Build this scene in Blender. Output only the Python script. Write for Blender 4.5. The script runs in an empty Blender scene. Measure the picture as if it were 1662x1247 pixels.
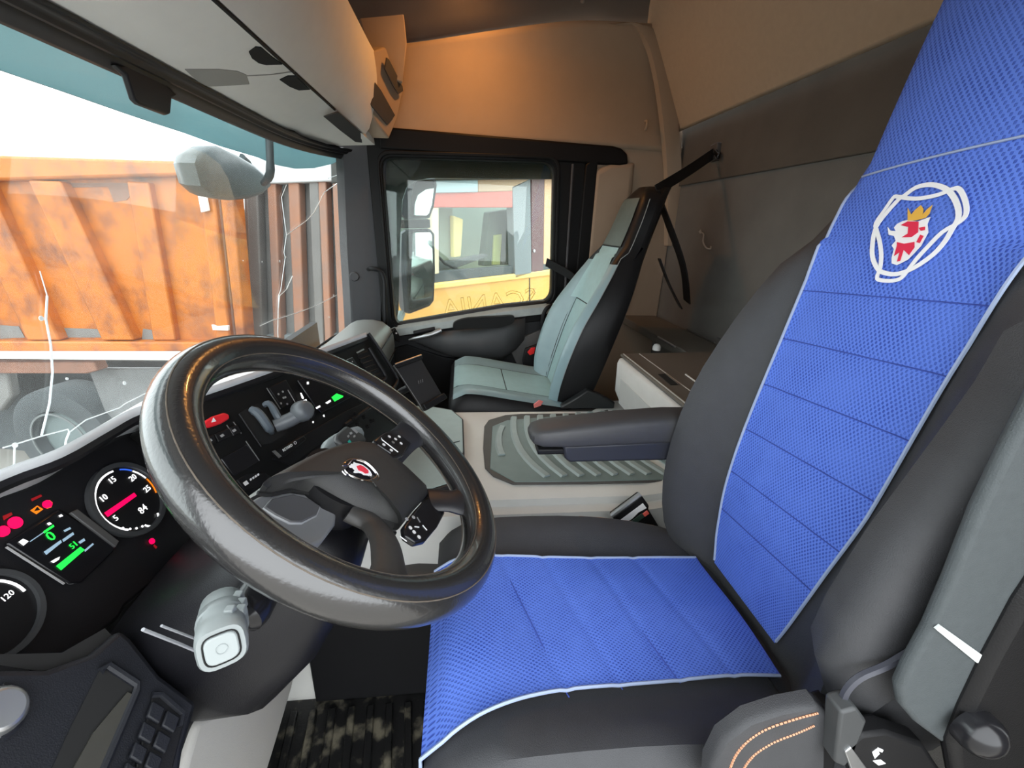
import bpy, bmesh, math, random
from mathutils import Vector as V, Matrix

random.seed(7)
scn = bpy.context.scene
COL = scn.collection
PI = math.pi

# ------------------------------------------------------------------ camera
FPX = 700.0                      # focal length in pixels of the 1662 px wide frame
CAM = V((-1.09, 0.0, 1.13))      # metres: x to the passenger side, y forward, z up, floor at 0
_dx = V((749 - 831, 365 - 623.5, FPX)).normalized()      # lateral axis of the cab in camera space
_up = V((0, -1, 0)); _up = (_up - _up.dot(_dx) * _dx).normalized()
_dy = _up.cross(_dx)
RIGHT = V((_dx[0], _dy[0], _up[0])); DOWN = V((_dx[1], _dy[1], _up[1])); FWD = V((_dx[2], _dy[2], _up[2]))
cam_data = bpy.data.cameras.new('camera'); cam = bpy.data.objects.new('camera', cam_data); COL.objects.link(cam)
cam_data.sensor_width = 36.0; cam_data.sensor_fit = 'HORIZONTAL'
cam_data.lens = 36.0 * FPX / 1662.0
cam_data.clip_start = 0.02; cam_data.clip_end = 300
_m = Matrix.Identity(4)
for i in range(3):
    _m[i][0] = RIGHT[i]; _m[i][1] = -DOWN[i]; _m[i][2] = -FWD[i]; _m[i][3] = CAM[i]
cam.matrix_world = _m
scn.camera = cam

def ray(px, py):
    return (RIGHT * (px - 831) + DOWN * (py - 623.5) + FWD * FPX).normalized()
def at(px, py, axis, val):
    """measured point: where the sight line meets the plane axis=val (metres)"""
    d = ray(px, py); return CAM + d * ((val - CAM[axis]) / d[axis])
def onp(px, py, o, n):
    d = ray(px, py); n = V(n); return CAM + d * ((V(o) - CAM).dot(n) / d.dot(n))

# ------------------------------------------------------------------ world, light, exposure
world = bpy.data.worlds.new('overcast_sky'); scn.world = world; world.use_nodes = True
wn = world.node_tree.nodes; wl = world.node_tree.links
bgn = wn['Background']; bgn.inputs['Color'].default_value = (0.93, 0.97, 1.0, 1); bgn.inputs['Strength'].default_value = 4.4
scn.view_settings.view_transform = 'Standard'
try: scn.view_settings.look = 'None'
except Exception: pass
scn.view_settings.gamma = 1.0
scn.view_settings.use_curve_mapping = False
scn.view_settings.exposure = 0.12

# ------------------------------------------------------------------ materials
MATS = {}
def mat(name, color, rough=0.5, metal=0.0, noise=0.0, nscale=40.0, bump=0.0, bscale=400.0, spec=0.5, emit=None, estr=0.0, coat=0.0, color2=None):
    if name in MATS: return MATS[name]
    m = bpy.data.materials.new(name); m.use_nodes = True
    nt = m.node_tree; n = nt.nodes; l = nt.links; b = n['Principled BSDF']
    c = (*color, 1.0)
    b.inputs['Roughness'].default_value = rough; b.inputs['Metallic'].default_value = metal
    b.inputs['Specular IOR Level'].default_value = spec; b.inputs['Coat Weight'].default_value = coat
    tc = n.new('ShaderNodeTexCoord')
    nz = n.new('ShaderNodeTexNoise'); nz.inputs['Scale'].default_value = nscale; nz.inputs['Detail'].default_value = 4
    l.new(tc.outputs['Object'], nz.inputs['Vector'])
    mx = n.new('ShaderNodeMix'); mx.data_type = 'RGBA'
    c2 = color2 if color2 else tuple(x * (1 - noise) for x in color)
    mx.inputs['A'].default_value = c; mx.inputs['B'].default_value = (*c2, 1.0)
    l.new(nz.outputs['Fac'], mx.inputs['Factor']); l.new(mx.outputs['Result'], b.inputs['Base Color'])
    if bump > 0:
        n2 = n.new('ShaderNodeTexNoise'); n2.inputs['Scale'].default_value = bscale; n2.inputs['Detail'].default_value = 2
        l.new(tc.outputs['Object'], n2.inputs['Vector'])
        bp = n.new('ShaderNodeBump'); bp.inputs['Strength'].default_value = bump; bp.inputs['Distance'].default_value = 0.002
        l.new(n2.outputs['Fac'], bp.inputs['Height']); l.new(bp.outputs['Normal'], b.inputs['Normal'])
    if emit:
        b.inputs['Emission Color'].default_value = (*emit, 1); b.inputs['Emission Strength'].default_value = estr
    MATS[name] = m; return m

def glass(name, tint, refl=0.06, haze=0.0, haze_col=(0.8, 0.85, 0.85), hscale=6.0):
    if name in MATS: return MATS[name]
    m = bpy.data.materials.new(name); m.use_nodes = True
    nt = m.node_tree; n = nt.nodes; l = nt.links
    for x in list(n):
        if x.type != 'OUTPUT_MATERIAL': n.remove(x)
    out = [x for x in n if x.type == 'OUTPUT_MATERIAL'][0]
    t = n.new('ShaderNodeBsdfTransparent'); t.inputs['Color'].default_value = (*tint, 1)
    g = n.new('ShaderNodeBsdfGlossy'); g.inputs['Roughness'].default_value = 0.02
    lw = n.new('ShaderNodeFresnel'); lw.inputs['IOR'].default_value = 1.0 + refl * 8
    mx = n.new('ShaderNodeMixShader'); l.new(lw.outputs[0], mx.inputs[0]); l.new(t.outputs[0], mx.inputs[1]); l.new(g.outputs[0], mx.inputs[2])
    last = mx
    if haze > 0:                                   # dusty film on the pane
        d = n.new('ShaderNodeBsdfTranslucent'); d.inputs['Color'].default_value = (*haze_col, 1)
        tc = n.new('ShaderNodeTexCoord'); nz = n.new('ShaderNodeTexNoise'); nz.inputs['Scale'].default_value = hscale; nz.inputs['Detail'].default_value = 5
        l.new(tc.outputs['Object'], nz.inputs['Vector'])
        mr = n.new('ShaderNodeMapRange'); mr.inputs['From Min'].default_value = 0.3; mr.inputs['From Max'].default_value = 0.8
        mr.inputs['To Min'].default_value = haze * 0.4; mr.inputs['To Max'].default_value = haze
        l.new(nz.outputs['Fac'], mr.inputs['Value'])
        m2 = n.new('ShaderNodeMixShader'); l.new(mr.outputs['Result'], m2.inputs[0]); l.new(mx.outputs[0], m2.inputs[1]); l.new(d.outputs[0], m2.inputs[2]); last = m2
    l.new(last.outputs[0], out.inputs['Surface'])
    MATS[name] = m; return m

def mesh_fabric(name, ca, cb, period=0.0075):
    """knitted air-mesh cloth: rows of small dimples laid out on the cloth's own UVs (metres)"""
    m = bpy.data.materials.new(name); m.use_nodes = True
    nt = m.node_tree; n = nt.nodes; l = nt.links; b = n['Principled BSDF']
    b.inputs['Roughness'].default_value = 0.85; b.inputs['Specular IOR Level'].default_value = 0.2
    uv = n.new('ShaderNodeUVMap'); uv.uv_map = 'UVMap'
    sep = n.new('ShaderNodeSeparateXYZ'); l.new(uv.outputs['UV'], sep.inputs[0])
    def mth(op, a, bb=None):
        x = n.new('ShaderNodeMath'); x.operation = op
        for i, q in enumerate((a, bb)):
            if q is None: continue
            if isinstance(q, (int, float)): x.inputs[i].default_value = q
            else: l.new(q, x.inputs[i])
        return x.outputs[0]
    k = 2 * PI / period
    su = mth('SINE', mth('MULTIPLY', sep.outputs[0], k)); sv = mth('SINE', mth('MULTIPLY', sep.outputs[1], k * 0.75))
    pr = mth('MULTIPLY', su, sv)
    mr = n.new('ShaderNodeMapRange'); mr.inputs['From Min'].default_value = 0.05; mr.inputs['From Max'].default_value = 0.55
    l.new(pr, mr.inputs['Value'])
    nz = n.new('ShaderNodeTexNoise'); nz.inputs['Scale'].default_value = 14; nz.inputs['Detail'].default_value = 3; l.new(uv.outputs['UV'], nz.inputs['Vector'])
    mr2 = n.new('ShaderNodeMapRange'); mr2.inputs['From Min'].default_value = 0.35; mr2.inputs['From Max'].default_value = 0.65; mr2.inputs['To Min'].default_value = 0.45; mr2.inputs['To Max'].default_value = 1.0
    l.new(nz.outputs['Fac'], mr2.inputs['Value'])
    fac = mth('MULTIPLY', mr.outputs['Result'], mr2.outputs['Result'])
    mx = n.new('ShaderNodeMix'); mx.data_type = 'RGBA'; mx.inputs['A'].default_value = (*ca, 1); mx.inputs['B'].default_value = (*cb, 1)
    l.new(fac, mx.inputs['Factor']); l.new(mx.outputs['Result'], b.inputs['Base Color'])
    bp = n.new('ShaderNodeBump'); bp.invert = True; bp.inputs['Strength'].default_value = 0.5; bp.inputs['Distance'].default_value = 0.0015
    l.new(mr.outputs['Result'], bp.inputs['Height']); l.new(bp.outputs['Normal'], b.inputs['Normal'])
    MATS[name] = m; return m

BLK = mat('black_plastic', (0.010, 0.010, 0.011), 0.5, spec=0.25, noise=0.2, bump=0.15, bscale=900)
BLKG = mat('black_gloss_plastic', (0.012, 0.012, 0.014), 0.22, noise=0.1)
DASH = mat('dash_dark_plastic', (0.012, 0.012, 0.014), 0.45, spec=0.3, noise=0.2, bump=0.2, bscale=1100)
DASHTOP = mat('dash_top_plastic', (0.62, 0.64, 0.66), 0.35, noise=0.15, bump=0.15, bscale=800)  # pale base colour carries the sky reflected on the glossy dash top
PANEL = mat('switch_panel_plastic', (0.008, 0.008, 0.008), 0.6, spec=0.2, noise=0.2)
LEATHER = mat('worn_wheel_leather', (0.02, 0.02, 0.021), 0.24, spec=0.9, coat=0.4, noise=0.4, nscale=25, bump=0.14, bscale=260, color2=(0.026, 0.025, 0.024))
HUB = mat('hub_soft_plastic', (0.035, 0.035, 0.034), 0.42, spec=0.7, noise=0.15, bump=0.4, bscale=1400)
GREYP = mat('grey_stalk_plastic', (0.25, 0.275, 0.275), 0.45, noise=0.12, nscale=30)
BEIGE = mat('light_grey_trim_plastic', (0.45, 0.435, 0.40), 0.6, noise=0.12, nscale=12, bump=0.15, bscale=900)
TUNNEL = mat('tunnel_grey_plastic', (0.74, 0.735, 0.69), 0.55, noise=0.15, nscale=9, bump=0.2, bscale=800)
RUBBER = mat('grey_rubber_mat', (0.20, 0.265, 0.255), 0.40, noise=0.3, nscale=18, bump=0.2, bscale=500)
HEADL = mat('headliner_fabric', (0.50, 0.38, 0.27), 0.9, noise=0.12, nscale=60, bump=0.35, bscale=1500)
HEADS = mat('overhead_console_plastic', (0.74, 0.71, 0.66), 0.75, noise=0.1, nscale=20, bump=0.2, bscale=1200)
SIDEP = mat('side_panel_fabric', (0.38, 0.285, 0.205), 0.85, noise=0.12, nscale=14, bump=0.3, bscale=1300)
REARW = mat('rear_wall_felt', (0.17, 0.16, 0.145), 0.95, noise=0.35, nscale=7, bump=0.5, bscale=700)
REARB = mat('rear_recess_brown_felt', (0.12, 0.10, 0.08), 0.95, noise=0.45, nscale=6, bump=0.4, bscale=600)
PILLAR = mat('pillar_grey_plastic', (0.062, 0.062, 0.066), 0.55, spec=0.3, noise=0.1, bump=0.2, bscale=900)
DOORP = mat('door_dark_plastic', (0.028, 0.028, 0.03), 0.5, spec=0.3, noise=0.15, bump=0.2, bscale=800)
CHROME = mat('chrome', (0.85, 0.85, 0.86), 0.12, 1.0)
SATIN = mat('satin_silver', (0.55, 0.56, 0.57), 0.35, 0.9, noise=0.1)
COVER = mat('black_seat_cover', (0.045, 0.046, 0.05), 0.62, noise=0.3, nscale=30, bump=0.35, bscale=1000)
LEATHP = mat('passenger_seat_leather', (0.26, 0.37, 0.395), 0.34, noise=0.2, nscale=20, bump=0.2, bscale=700)  # teal in this base colour is daylight sheen painted onto dark leather
LEATHC = mat('passenger_seat_cloth', (0.36, 0.54, 0.555), 0.36, noise=0.2, nscale=40, bump=0.3, bscale=900)  # pale teal paints the sky sheen on the dark seat inserts
SEATBK = mat('seat_black_vinyl', (0.010, 0.010, 0.011), 0.42, spec=0.3, noise=0.2, bump=0.2, bscale=600)
PIPING = mat('light_blue_piping', (0.36, 0.44, 0.62), 0.6, noise=0.1)
STITCHM = mat('orange_thread', (0.62, 0.30, 0.17), 0.7, noise=0.2, nscale=200)
WHITE = mat('white_print', (0.85, 0.85, 0.85), 0.6)
REDT = mat('red_print', (0.70, 0.015, 0.06), 0.6)
GOLDT = mat('gold_print', (0.75, 0.42, 0.06), 0.6)
REDP = mat('red_button', (0.75, 0.02, 0.03), 0.4)
ORP = mat('red_release_button', (0.80, 0.12, 0.09), 0.45)
WEB = mat('grey_belt_webbing', (0.065, 0.076, 0.08), 0.7, noise=0.25, nscale=120, bump=0.3, bscale=900)
DARK = mat('dark_void', (0.006, 0.006, 0.006), 0.9)
BLUE = mesh_fabric('blue_air_mesh', (0.11, 0.205, 0.69), (0.04, 0.08, 0.40), 0.0066)
EWHITE = mat('lit_white_symbol', (0.6, 0.6, 0.6), 0.5, emit=(1, 1, 1), estr=1.2)
EGREEN = mat('lit_green_symbol', (0.0, 0.4, 0.02), 0.5, emit=(0.02, 0.95, 0.08), estr=1.2)
ERED = mat('lit_red_symbol', (0.4, 0.0, 0.02), 0.5, emit=(1.0, 0.0, 0.09), estr=1.3)
EORANGE = mat('lit_orange_symbol', (0.4, 0.1, 0.0), 0.5, emit=(0.9, 0.22, 0.01), estr=0.9)
EBLUE = mat('lit_blue_grey_symbol', (0.2, 0.3, 0.4), 0.5, emit=(0.35, 0.5, 0.6), estr=0.6)
EDIMRED = mat('dim_red_symbol', (0.2, 0.0, 0.0), 0.5, emit=(0.5, 0.02, 0.03), estr=0.35)
SCREEN = mat('screen_glass', (0.006, 0.006, 0.008), 0.25)
GREYSYM = mat('printed_grey_symbol', (0.35, 0.35, 0.35), 0.6)
MIRRORM = mat('mirror_glass', (0.9, 0.92, 0.92), 0.03, 1.0)

# ------------------------------------------------------------------ mesh helpers
def tag(o, label=None, cat=None, group=None, kind=None):
    if label: o['label'] = label
    if cat: o['category'] = cat
    if group: o['group'] = group
    if kind: o['kind'] = kind
    return o
def thing(name, loc, label, cat, group=None):
    o = bpy.data.objects.new(name, None); COL.objects.link(o); o.location = loc; o.empty_display_size = 0.05
    return tag(o, label, cat, group)
def attach(o, parent):
    if parent is None: return
    o.parent = parent
    if parent.type == 'EMPTY':
        o.matrix_parent_inverse = Matrix.Translation(-V(parent.location))
def link(name, me, m, parent=None, smooth=True, bevel=0.0, sub=0, bseg=2):
    o = bpy.data.objects.new(name, me); COL.objects.link(o)
    if m is not None: me.materials.append(m)
    for p in me.polygons: p.use_smooth = smooth
    if bevel > 0:
        b = o.modifiers.new('bevel', 'BEVEL'); b.width = bevel; b.segments = bseg; b.limit_method = 'ANGLE'; b.angle_limit = math.radians(35)
    if sub > 0:
        s = o.modifiers.new('sub', 'SUBSURF'); s.levels = sub; s.render_levels = sub
    if bevel > 0 or (smooth and sub == 0):
        try:
            me.set_sharp_from_angle(angle=math.radians(40))
        except Exception: pass
    attach(o, parent)
    return o
def raw(name, verts, faces, m, parent=None, smooth=False, bevel=0.0, sub=0, bseg=2):
    me = bpy.data.meshes.new(name); me.from_pydata([tuple(v) for v in verts], [], faces)
    bm = bmesh.new(); bm.from_mesh(me); bmesh.ops.recalc_face_normals(bm, faces=bm.faces); bm.to_mesh(me); bm.free()
    me.update()
    return link(name, me, m, parent, smooth, bevel, sub, bseg)
class MB:
    """collects pieces of ONE part into one mesh"""
    def __init__(s): s.v = []; s.f = []
    def add(s, verts, faces):
        o = len(s.v); s.v += [V(x) for x in verts]; s.f += [[i + o for i in f] for f in faces]; return s
    def box(s, c, h, R=None):
        c = V(c); vs = []
        for sx in (-1, 1):
            for sy in (-1, 1):
                for sz in (-1, 1):
                    p = V((sx * h[0], sy * h[1], sz * h[2]))
                    vs.append(c + (R @ p if R else p))
        return s.add(vs, [(0, 1, 3, 2), (4, 6, 7, 5), (0, 4, 5, 1), (2, 3, 7, 6), (0, 2, 6, 4), (1, 5, 7, 3)])
    def prism(s, poly, ext):
        n = len(poly); ext = V(ext); vs = [V(p) for p in poly] + [V(p) + ext for p in poly]
        return s.add(vs, [list(range(n))[::-1], list(range(n, 2 * n))] + [(i, (i + 1) % n, n + (i + 1) % n, n + i) for i in range(n)])
    def loft(s, rings, cap=True, closed=True):
        n = len(rings[0]); o = len(s.v)
        for r in rings: s.v += [V(p) for p in r]
        for k in range(len(rings) - 1):
            for i in range(n if closed else n - 1):
                j = (i + 1) % n
                s.f.append([o + k * n + i, o + k * n + j, o + (k + 1) * n + j, o + (k + 1) * n + i])
        if cap and closed:
            s.f.append([o + i for i in range(n)][::-1]); s.f.append([o + (len(rings) - 1) * n + i for i in range(n)])
        return s
    def tube(s, pts, r, n=8, closed=False, smooth_path=0, flat=None):
        pts = [V(p) for p in pts]
        if smooth_path: pts = crom(pts, smooth_path, closed)
        rs = r if isinstance(r, (list, tuple)) else [r] * len(pts)
        if len(rs) != len(pts):
            rs = [rs[min(len(rs) - 1, int(i * (len(rs) - 1) / (len(pts) - 1) + .5))] for i in range(len(pts))]
        N = len(pts); rings = []; up = None
        for i in range(N):
            if closed: t = (pts[(i + 1) % N] - pts[i - 1]).normalized()
            else: t = (pts[min(i + 1, N - 1)] - pts[max(i - 1, 0)]).normalized()
            if up is None:
                up = V((0, 0, 1)) if abs(t.z) < 0.9 else V((1, 0, 0))
            up = (up - up.dot(t) * t).normalized(); b = t.cross(up)
            rings.append([pts[i] + (up * math.cos(2 * PI * k / n) + b * math.sin(2 * PI * k / n)) * rs[i] for k in range(n)])
        if closed: rings.append(rings[0]); return s.loft(rings, cap=False)
        return s.loft(rings)
    def disc(s, c, nrm, r, h, n=24, r2=None, ref=None):
        nrm = V(nrm).normalized(); a = V(ref) if ref else (V((0, 0, 1)) if abs(nrm.z) < .9 else V((1, 0, 0)))
        a = (a - a.dot(nrm) * nrm).normalized(); b = nrm.cross(a); c = V(c); r2 = r if r2 is None else r2
        ring = lambda rr, hh: [c + nrm * hh + (a * math.cos(2 * PI * k / n) + b * math.sin(2 * PI * k / n)) * rr for k in range(n)]
        return s.loft([ring(r, 0), ring(r2, h)])
    def ringd(s, c, nrm, r0, r1, h, a0=0, a1=2 * PI, n=32, ref=None):
        """flat annulus or arc band with thickness h"""
        nrm = V(nrm).normalized(); a = V(ref) if ref else (V((0, 0, 1)) if abs(nrm.z) < .9 else V((1, 0, 0)))
        a = (a - a.dot(nrm) * nrm).normalized(); b = nrm.cross(a); c = V(c)
        full = abs(a1 - a0) > 2 * PI - 1e-4
        rings = []
        for k in range(n + 1):
            t = a0 + (a1 - a0) * k / n; d = a * math.cos(t) + b * math.sin(t)
            rings.append([c + d * r0, c + d * r1, c + d * r1 + nrm * h, c + d * r0 + nrm * h])
        return s.loft(rings, cap=not full)
    def obj(s, name, m, parent=None, smooth=False, bevel=0.0, sub=0, bseg=2):
        return raw(name, s.v, s.f, m, parent, smooth, bevel, sub, bseg)
def crom(pts, k, closed=False):
    out = []; N = len(pts)
    segs = N if closed else N - 1
    for i in range(segs):
        if closed: p0, p1, p2, p3 = pts[i - 1], pts[i], pts[(i + 1) % N], pts[(i + 2) % N]
        else: p0, p1, p2, p3 = pts[max(i - 1, 0)], pts[i], pts[i + 1], pts[min(i + 2, N - 1)]
        for j in range(k):
            t = j / k; t2 = t * t; t3 = t2 * t
            out.append(0.5 * ((2 * p1) + (p2 - p0) * t + (2 * p0 - 5 * p1 + 4 * p2 - p3) * t2 + (3 * p1 - p0 - 3 * p2 + p3) * t3))
    if not closed: out.append(pts[-1])
    return out
def interp(tab, x):
    if x <= tab[0][0]: return tab[0][1]
    for (a, fa), (b, fb) in zip(tab, tab[1:]):
        if x <= b:
            t = (x - a) / (b - a); return fa + (fb - fa) * t
    return tab[-1][1]
def sinterp(tab, x):
    """smooth interpolation of a table"""
    if x <= tab[0][0]: return tab[0][1]
    if x >= tab[-1][0]: return tab[-1][1]
    for i in range(len(tab) - 1):
        if x <= tab[i + 1][0]:
            x0, f0 = tab[i]; x1, f1 = tab[i + 1]; h = x1 - x0; t = (x - x0) / h
            m0 = (f1 - tab[i - 1][1]) / (x1 - tab[i - 1][0]) if i > 0 else (f1 - f0) / h
            m1 = (tab[i + 2][1] - f0) / (tab[i + 2][0] - x0) if i + 2 < len(tab) else (f1 - f0) / h
            t2 = t * t; t3 = t2 * t
            return (2 * t3 - 3 * t2 + 1) * f0 + (t3 - 2 * t2 + t) * h * m0 + (-2 * t3 + 3 * t2) * f1 + (t3 - t2) * h * m1
def box(name, c, h, m, parent=None, bevel=0.004, R=None):
    return MB().box(c, h, R).obj(name, m, parent, True, bevel)
def sheet(name, fn, nu, nv, m, parent=None, thick=0.0, uvs=None, smooth=True):
    """grid surface fn(u,v); optional real thickness; optional UV in metres"""
    me = bpy.data.meshes.new(name)
    vs = [fn(i / nu, j / nv) for j in range(nv + 1) for i in range(nu + 1)]
    fs = [(j * (nu + 1) + i, j * (nu + 1) + i + 1, (j + 1) * (nu + 1) + i + 1, (j + 1) * (nu + 1) + i) for j in range(nv) for i in range(nu)]
    me.from_pydata([tuple(v) for v in vs], [], fs); me.update()
    if uvs:
        lay = me.uv_layers.new(name='UVMap')
        for p in me.polygons:
            for li in p.loop_indices:
                vi = me.loops[li].vertex_index; lay.data[li].uv = uvs((vi % (nu + 1)) / nu, (vi // (nu + 1)) / nv)
    o = link(name, me, m, parent, smooth)
    if thick:
        s = o.modifiers.new('thickness', 'SOLIDIFY'); s.thickness = thick; s.offset = 0.0
    return o
def frame(o, xdir, nrm):
    """matrix with local x along xdir, local z along nrm, origin o"""
    z = V(nrm).normalized(); x = V(xdir); x = (x - x.dot(z) * z).normalized(); y = z.cross(x)
    return Matrix(((x.x, y.x, z.x, o[0]), (x.y, y.y, z.y, o[1]), (x.z, y.z, z.z, o[2]), (0, 0, 0, 1)))
def text(name, s, M, size, m, parent=None, ext=0.0004, mirror=False, outline=0.0, sx=1.0):
    cu = bpy.data.curves.new(name, 'FONT'); cu.body = s; cu.size = size; cu.extrude = ext; cu.align_x = 'CENTER'; cu.align_y = 'CENTER'; cu.resolution_u = 2
    if outline:
        cu.fill_mode = 'NONE'; cu.bevel_depth = outline; cu.bevel_resolution = 0; cu.extrude = 0
    t = bpy.data.objects.new(name + '_tmp', cu); COL.objects.link(t)
    bpy.context.view_layer.update()
    dg = bpy.context.evaluated_depsgraph_get()
    me = bpy.data.meshes.new_from_object(t.evaluated_get(dg)); me.name = name
    bpy.data.objects.remove(t); bpy.data.curves.remove(cu)
    for v in me.vertices: v.co = M @ V((v.co.x * sx * (-1 if mirror else 1), v.co.y, v.co.z))
    me.materials.clear()
    return link(name, me, m, parent, False)
def curved(poly, k=4):
    return crom([V(p) for p in poly], k, True)

# ================================================================== SETTING: the cab shell
def struct(o, label, cat='structure'):
    return tag(o, label, cat, kind='structure')

# ---- floor of the driver's footwell with the dirty ribbed rubber
FLOORM = mat('muddy_floor_rubber', (0.012, 0.012, 0.012), 0.42, noise=0.0, nscale=38, color2=(0.20, 0.18, 0.13), bump=0.4, bscale=160)
_n = FLOORM.node_tree
for nd in _n.nodes:
    if nd.type == 'TEX_NOISE' and abs(nd.inputs['Scale'].default_value - 38) < 1:
        nd.inputs['Detail'].default_value = 8; nd.inputs['Scale'].default_value = 22
        rp = _n.nodes.new('ShaderNodeMapRange'); rp.inputs['From Min'].default_value = 0.52; rp.inputs['From Max'].default_value = 0.68
        mixn = [x for x in _n.nodes if x.type == 'MIX'][0]
        for lk in list(_n.links):
            if lk.to_node == mixn and lk.to_socket.name == 'Factor': _n.links.remove(lk)
        _n.links.new(nd.outputs['Fac'], rp.inputs['Value']); _n.links.new(rp.outputs['Result'], mixn.inputs['Factor'])
fl = box('floor', (0.0, -0.15, -0.03), (1.0, 0.85, 0.03), FLOORM, None, 0.0); struct(fl, 'black muddy rubber cab floor under the steering wheel', 'floor')
for i in range(14):
    y = -0.16 + i * 0.045
    MB().box((-0.52, y, 0.004), (0.19, 0.009, 0.006), Matrix.Rotation(0.12, 3, 'Z')).obj('floor_rib', FLOORM, fl, True, 0.003)

# ---- engine tunnel between the seats
def tunnel_ring(y, zt, w=0.0):
    pts = [(-0.30, 0.0), (-0.285, 0.22), (-0.268, 0.36), (-0.250, 0.405), (-0.236, 0.44), (-0.226, zt - 0.040), (-0.222, zt - 0.026), (-0.196, zt - 0.022), (-0.190, zt - 0.006), (-0.172, zt), (-0.05, zt + 0.002), (0.15, zt + 0.002), (0.275 + w, zt), (0.298 + w, zt + 0.010), (0.310 + w, zt + 0.010), (0.318 + w, zt - 0.01), (0.318 + w, 0.0)]
    return [V((x, y, z)) for x, z in pts]
tun = MB().loft([tunnel_ring(y, z, w) for y, z, w in ((0.52, 0.50, 0), (0.2, 0.50, 0), (-0.3, 0.50, 0), (-0.47, 0.50, 0.0), (-0.56, 0.512, 0.07), (-0.99, 0.52, .08))], cap=True).obj('trim_1', TUNNEL, None, True, 0.0)
struct(tun, 'light grey plastic engine tunnel between the two seats', 'tunnel')
# moulded pocket in the tunnel flank beside the wheel
pk = MB().loft([[V((-0.30 + dx * .2, 0.10 + 0.12 * math.cos(t), 0.33 + 0.045 * math.sin(t))) for t in [2 * PI * k / 16 for k in range(16)]] for dx in (0.0, 0.25)]).obj('side_pocket', mat('pocket_brown_grey', (0.10, 0.09, 0.085), 0.7), tun, True, 0.004)
MB().tube([(-0.297, 0.22, 0.285), (-0.299, 0.10, 0.283), (-0.297, 0.0, 0.29)], 0.008, 8, smooth_path=5).obj('pocket_lip', TUNNEL, tun, True)
# passenger footwell and plinth
st = box('trim_2', (0.68, -0.14, 0.05), (0.32, 0.80, 0.05), mat('passenger_floor', (0.02, 0.02, 0.021), 0.8, noise=0.3), None, 0.005); struct(st, 'dark passenger footwell floor', 'floor')

# ---- passenger side wall, above and behind the door
def side_x(z, y): return 1.0 + 0.03 * math.sin(PI * min(1, max(0, (z - 1.48) / 0.45))) - 0.02 * max(0, z - 1.8) / .1
def roof_z(y): return sinterp([(-1.0, 1.93), (-.75, 1.925), (-.44, 1.91), (-.12, 1.86), (.21, 1.80), (.6, 1.74)], y)
def rear_y(z): return interp([(0.0, -1.0), (1.56, -0.985), (1.62, -0.955), (1.95, -0.77), (2.1, -.70)], z)
def sidefn(u, v):
    z0 = 1.475; y = 0.42 - u * 1.40
    zt = roof_z(y); z = z0 + (zt - z0) * v
    yy = max(y, rear_y(z) + 0.002)
    return V((side_x(z, yy), yy, z))
sw = sheet('wall_right', sidefn, 40, 18, SIDEP, None, 0.012); struct(sw, 'warm brown fabric side panel above the passenger door', 'wall')
# moulded strip running round the rear edge of the side panel
def strip_path():
    pts = []
    for px, py, x in ((1060, 45, 0.985), (1078, 80, 0.985), (1090, 130, 0.985), (1098, 190, .985), (1103, 250, .99)):
        pts.append(at(px, py, 0, x))
    return pts
sp = strip_path(); 
def edgefn(u, v):
    k = crom([V(p) for p in sp] , 5); i = u * (len(k) - 1); a = k[min(int(i), len(k) - 2)]; b = k[min(int(i) + 1, len(k) - 1)]; p = a.lerp(b, i - int(i))
    w = v * 0.075
    return p + V((-0.012 * math.sin(PI * v), w, 0.0))
# B-pillar side panel below the strip
bp = MB()
poly = [(1.0, -0.55, 0.0), (1.0, -0.55, 1.50), (1.0, -0.99, 1.50), (1.0, -0.99, 0.0)]
bp.prism(poly, (0.03, 0, 0)); bpo = bp.obj('trim_3', SIDEP, None, True, 0.004); struct(bpo, 'brown fabric pillar panel behind the passenger door', 'trim')
bulge = MB().loft([[V((0.985 - 0.02 * s, yy, zz)) for yy, zz in ((-0.60 - s * .02, 0.75), (-0.60 - s * .02, 1.37 - s * .02), (-0.66, 1.405 - s * .02), (-0.76 + s * .02, 1.41 - s * .02), (-0.78 + s * .02, 0.75))] for s in (-.9, 0.1)]).obj('moulded_panel', SIDEP, bpo, True, 0.012)
mp = MB().loft([[p + V((0.015, -.005, 0)), p + V((-0.012, 0.0, 0)), p + V((-0.016, .035, 0)), p + V((-0.010, .068, 0)), p + V((0.015, .075, 0))] for p in crom([at(a, b, 0, x) for a, b, x in ((1012, 43, .985), (1040, 41, .982), (1060, 50, .980), (1078, 80, .978), (1090, 130, .978), (1098, 190, .978), (1103, 250, .980), (1105, 300, .985), (1104, 400, .985))], 5)]).obj('trim_strip', SIDEP, sw, True, 0)
hookp = at(1048, 203, 0, 0.98)
MB().tube([hookp + V((0.01, 0, .015)), hookp + V((-0.012, 0, .012)), hookp + V((-0.014, 0, -.012)), hookp + V((-0.004, 0, -.018))], 0.006, 8, smooth_path=4).obj('coat_hook', SIDEP, sw, True)
# swelling moulded into the side panel (upper rear)
def bulgefn(u, v):
    a = at(690 + u * 360, 112 + v * 88 - 26 * math.sin(PI * u * .5), 0, 1.0)
    return a
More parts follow.
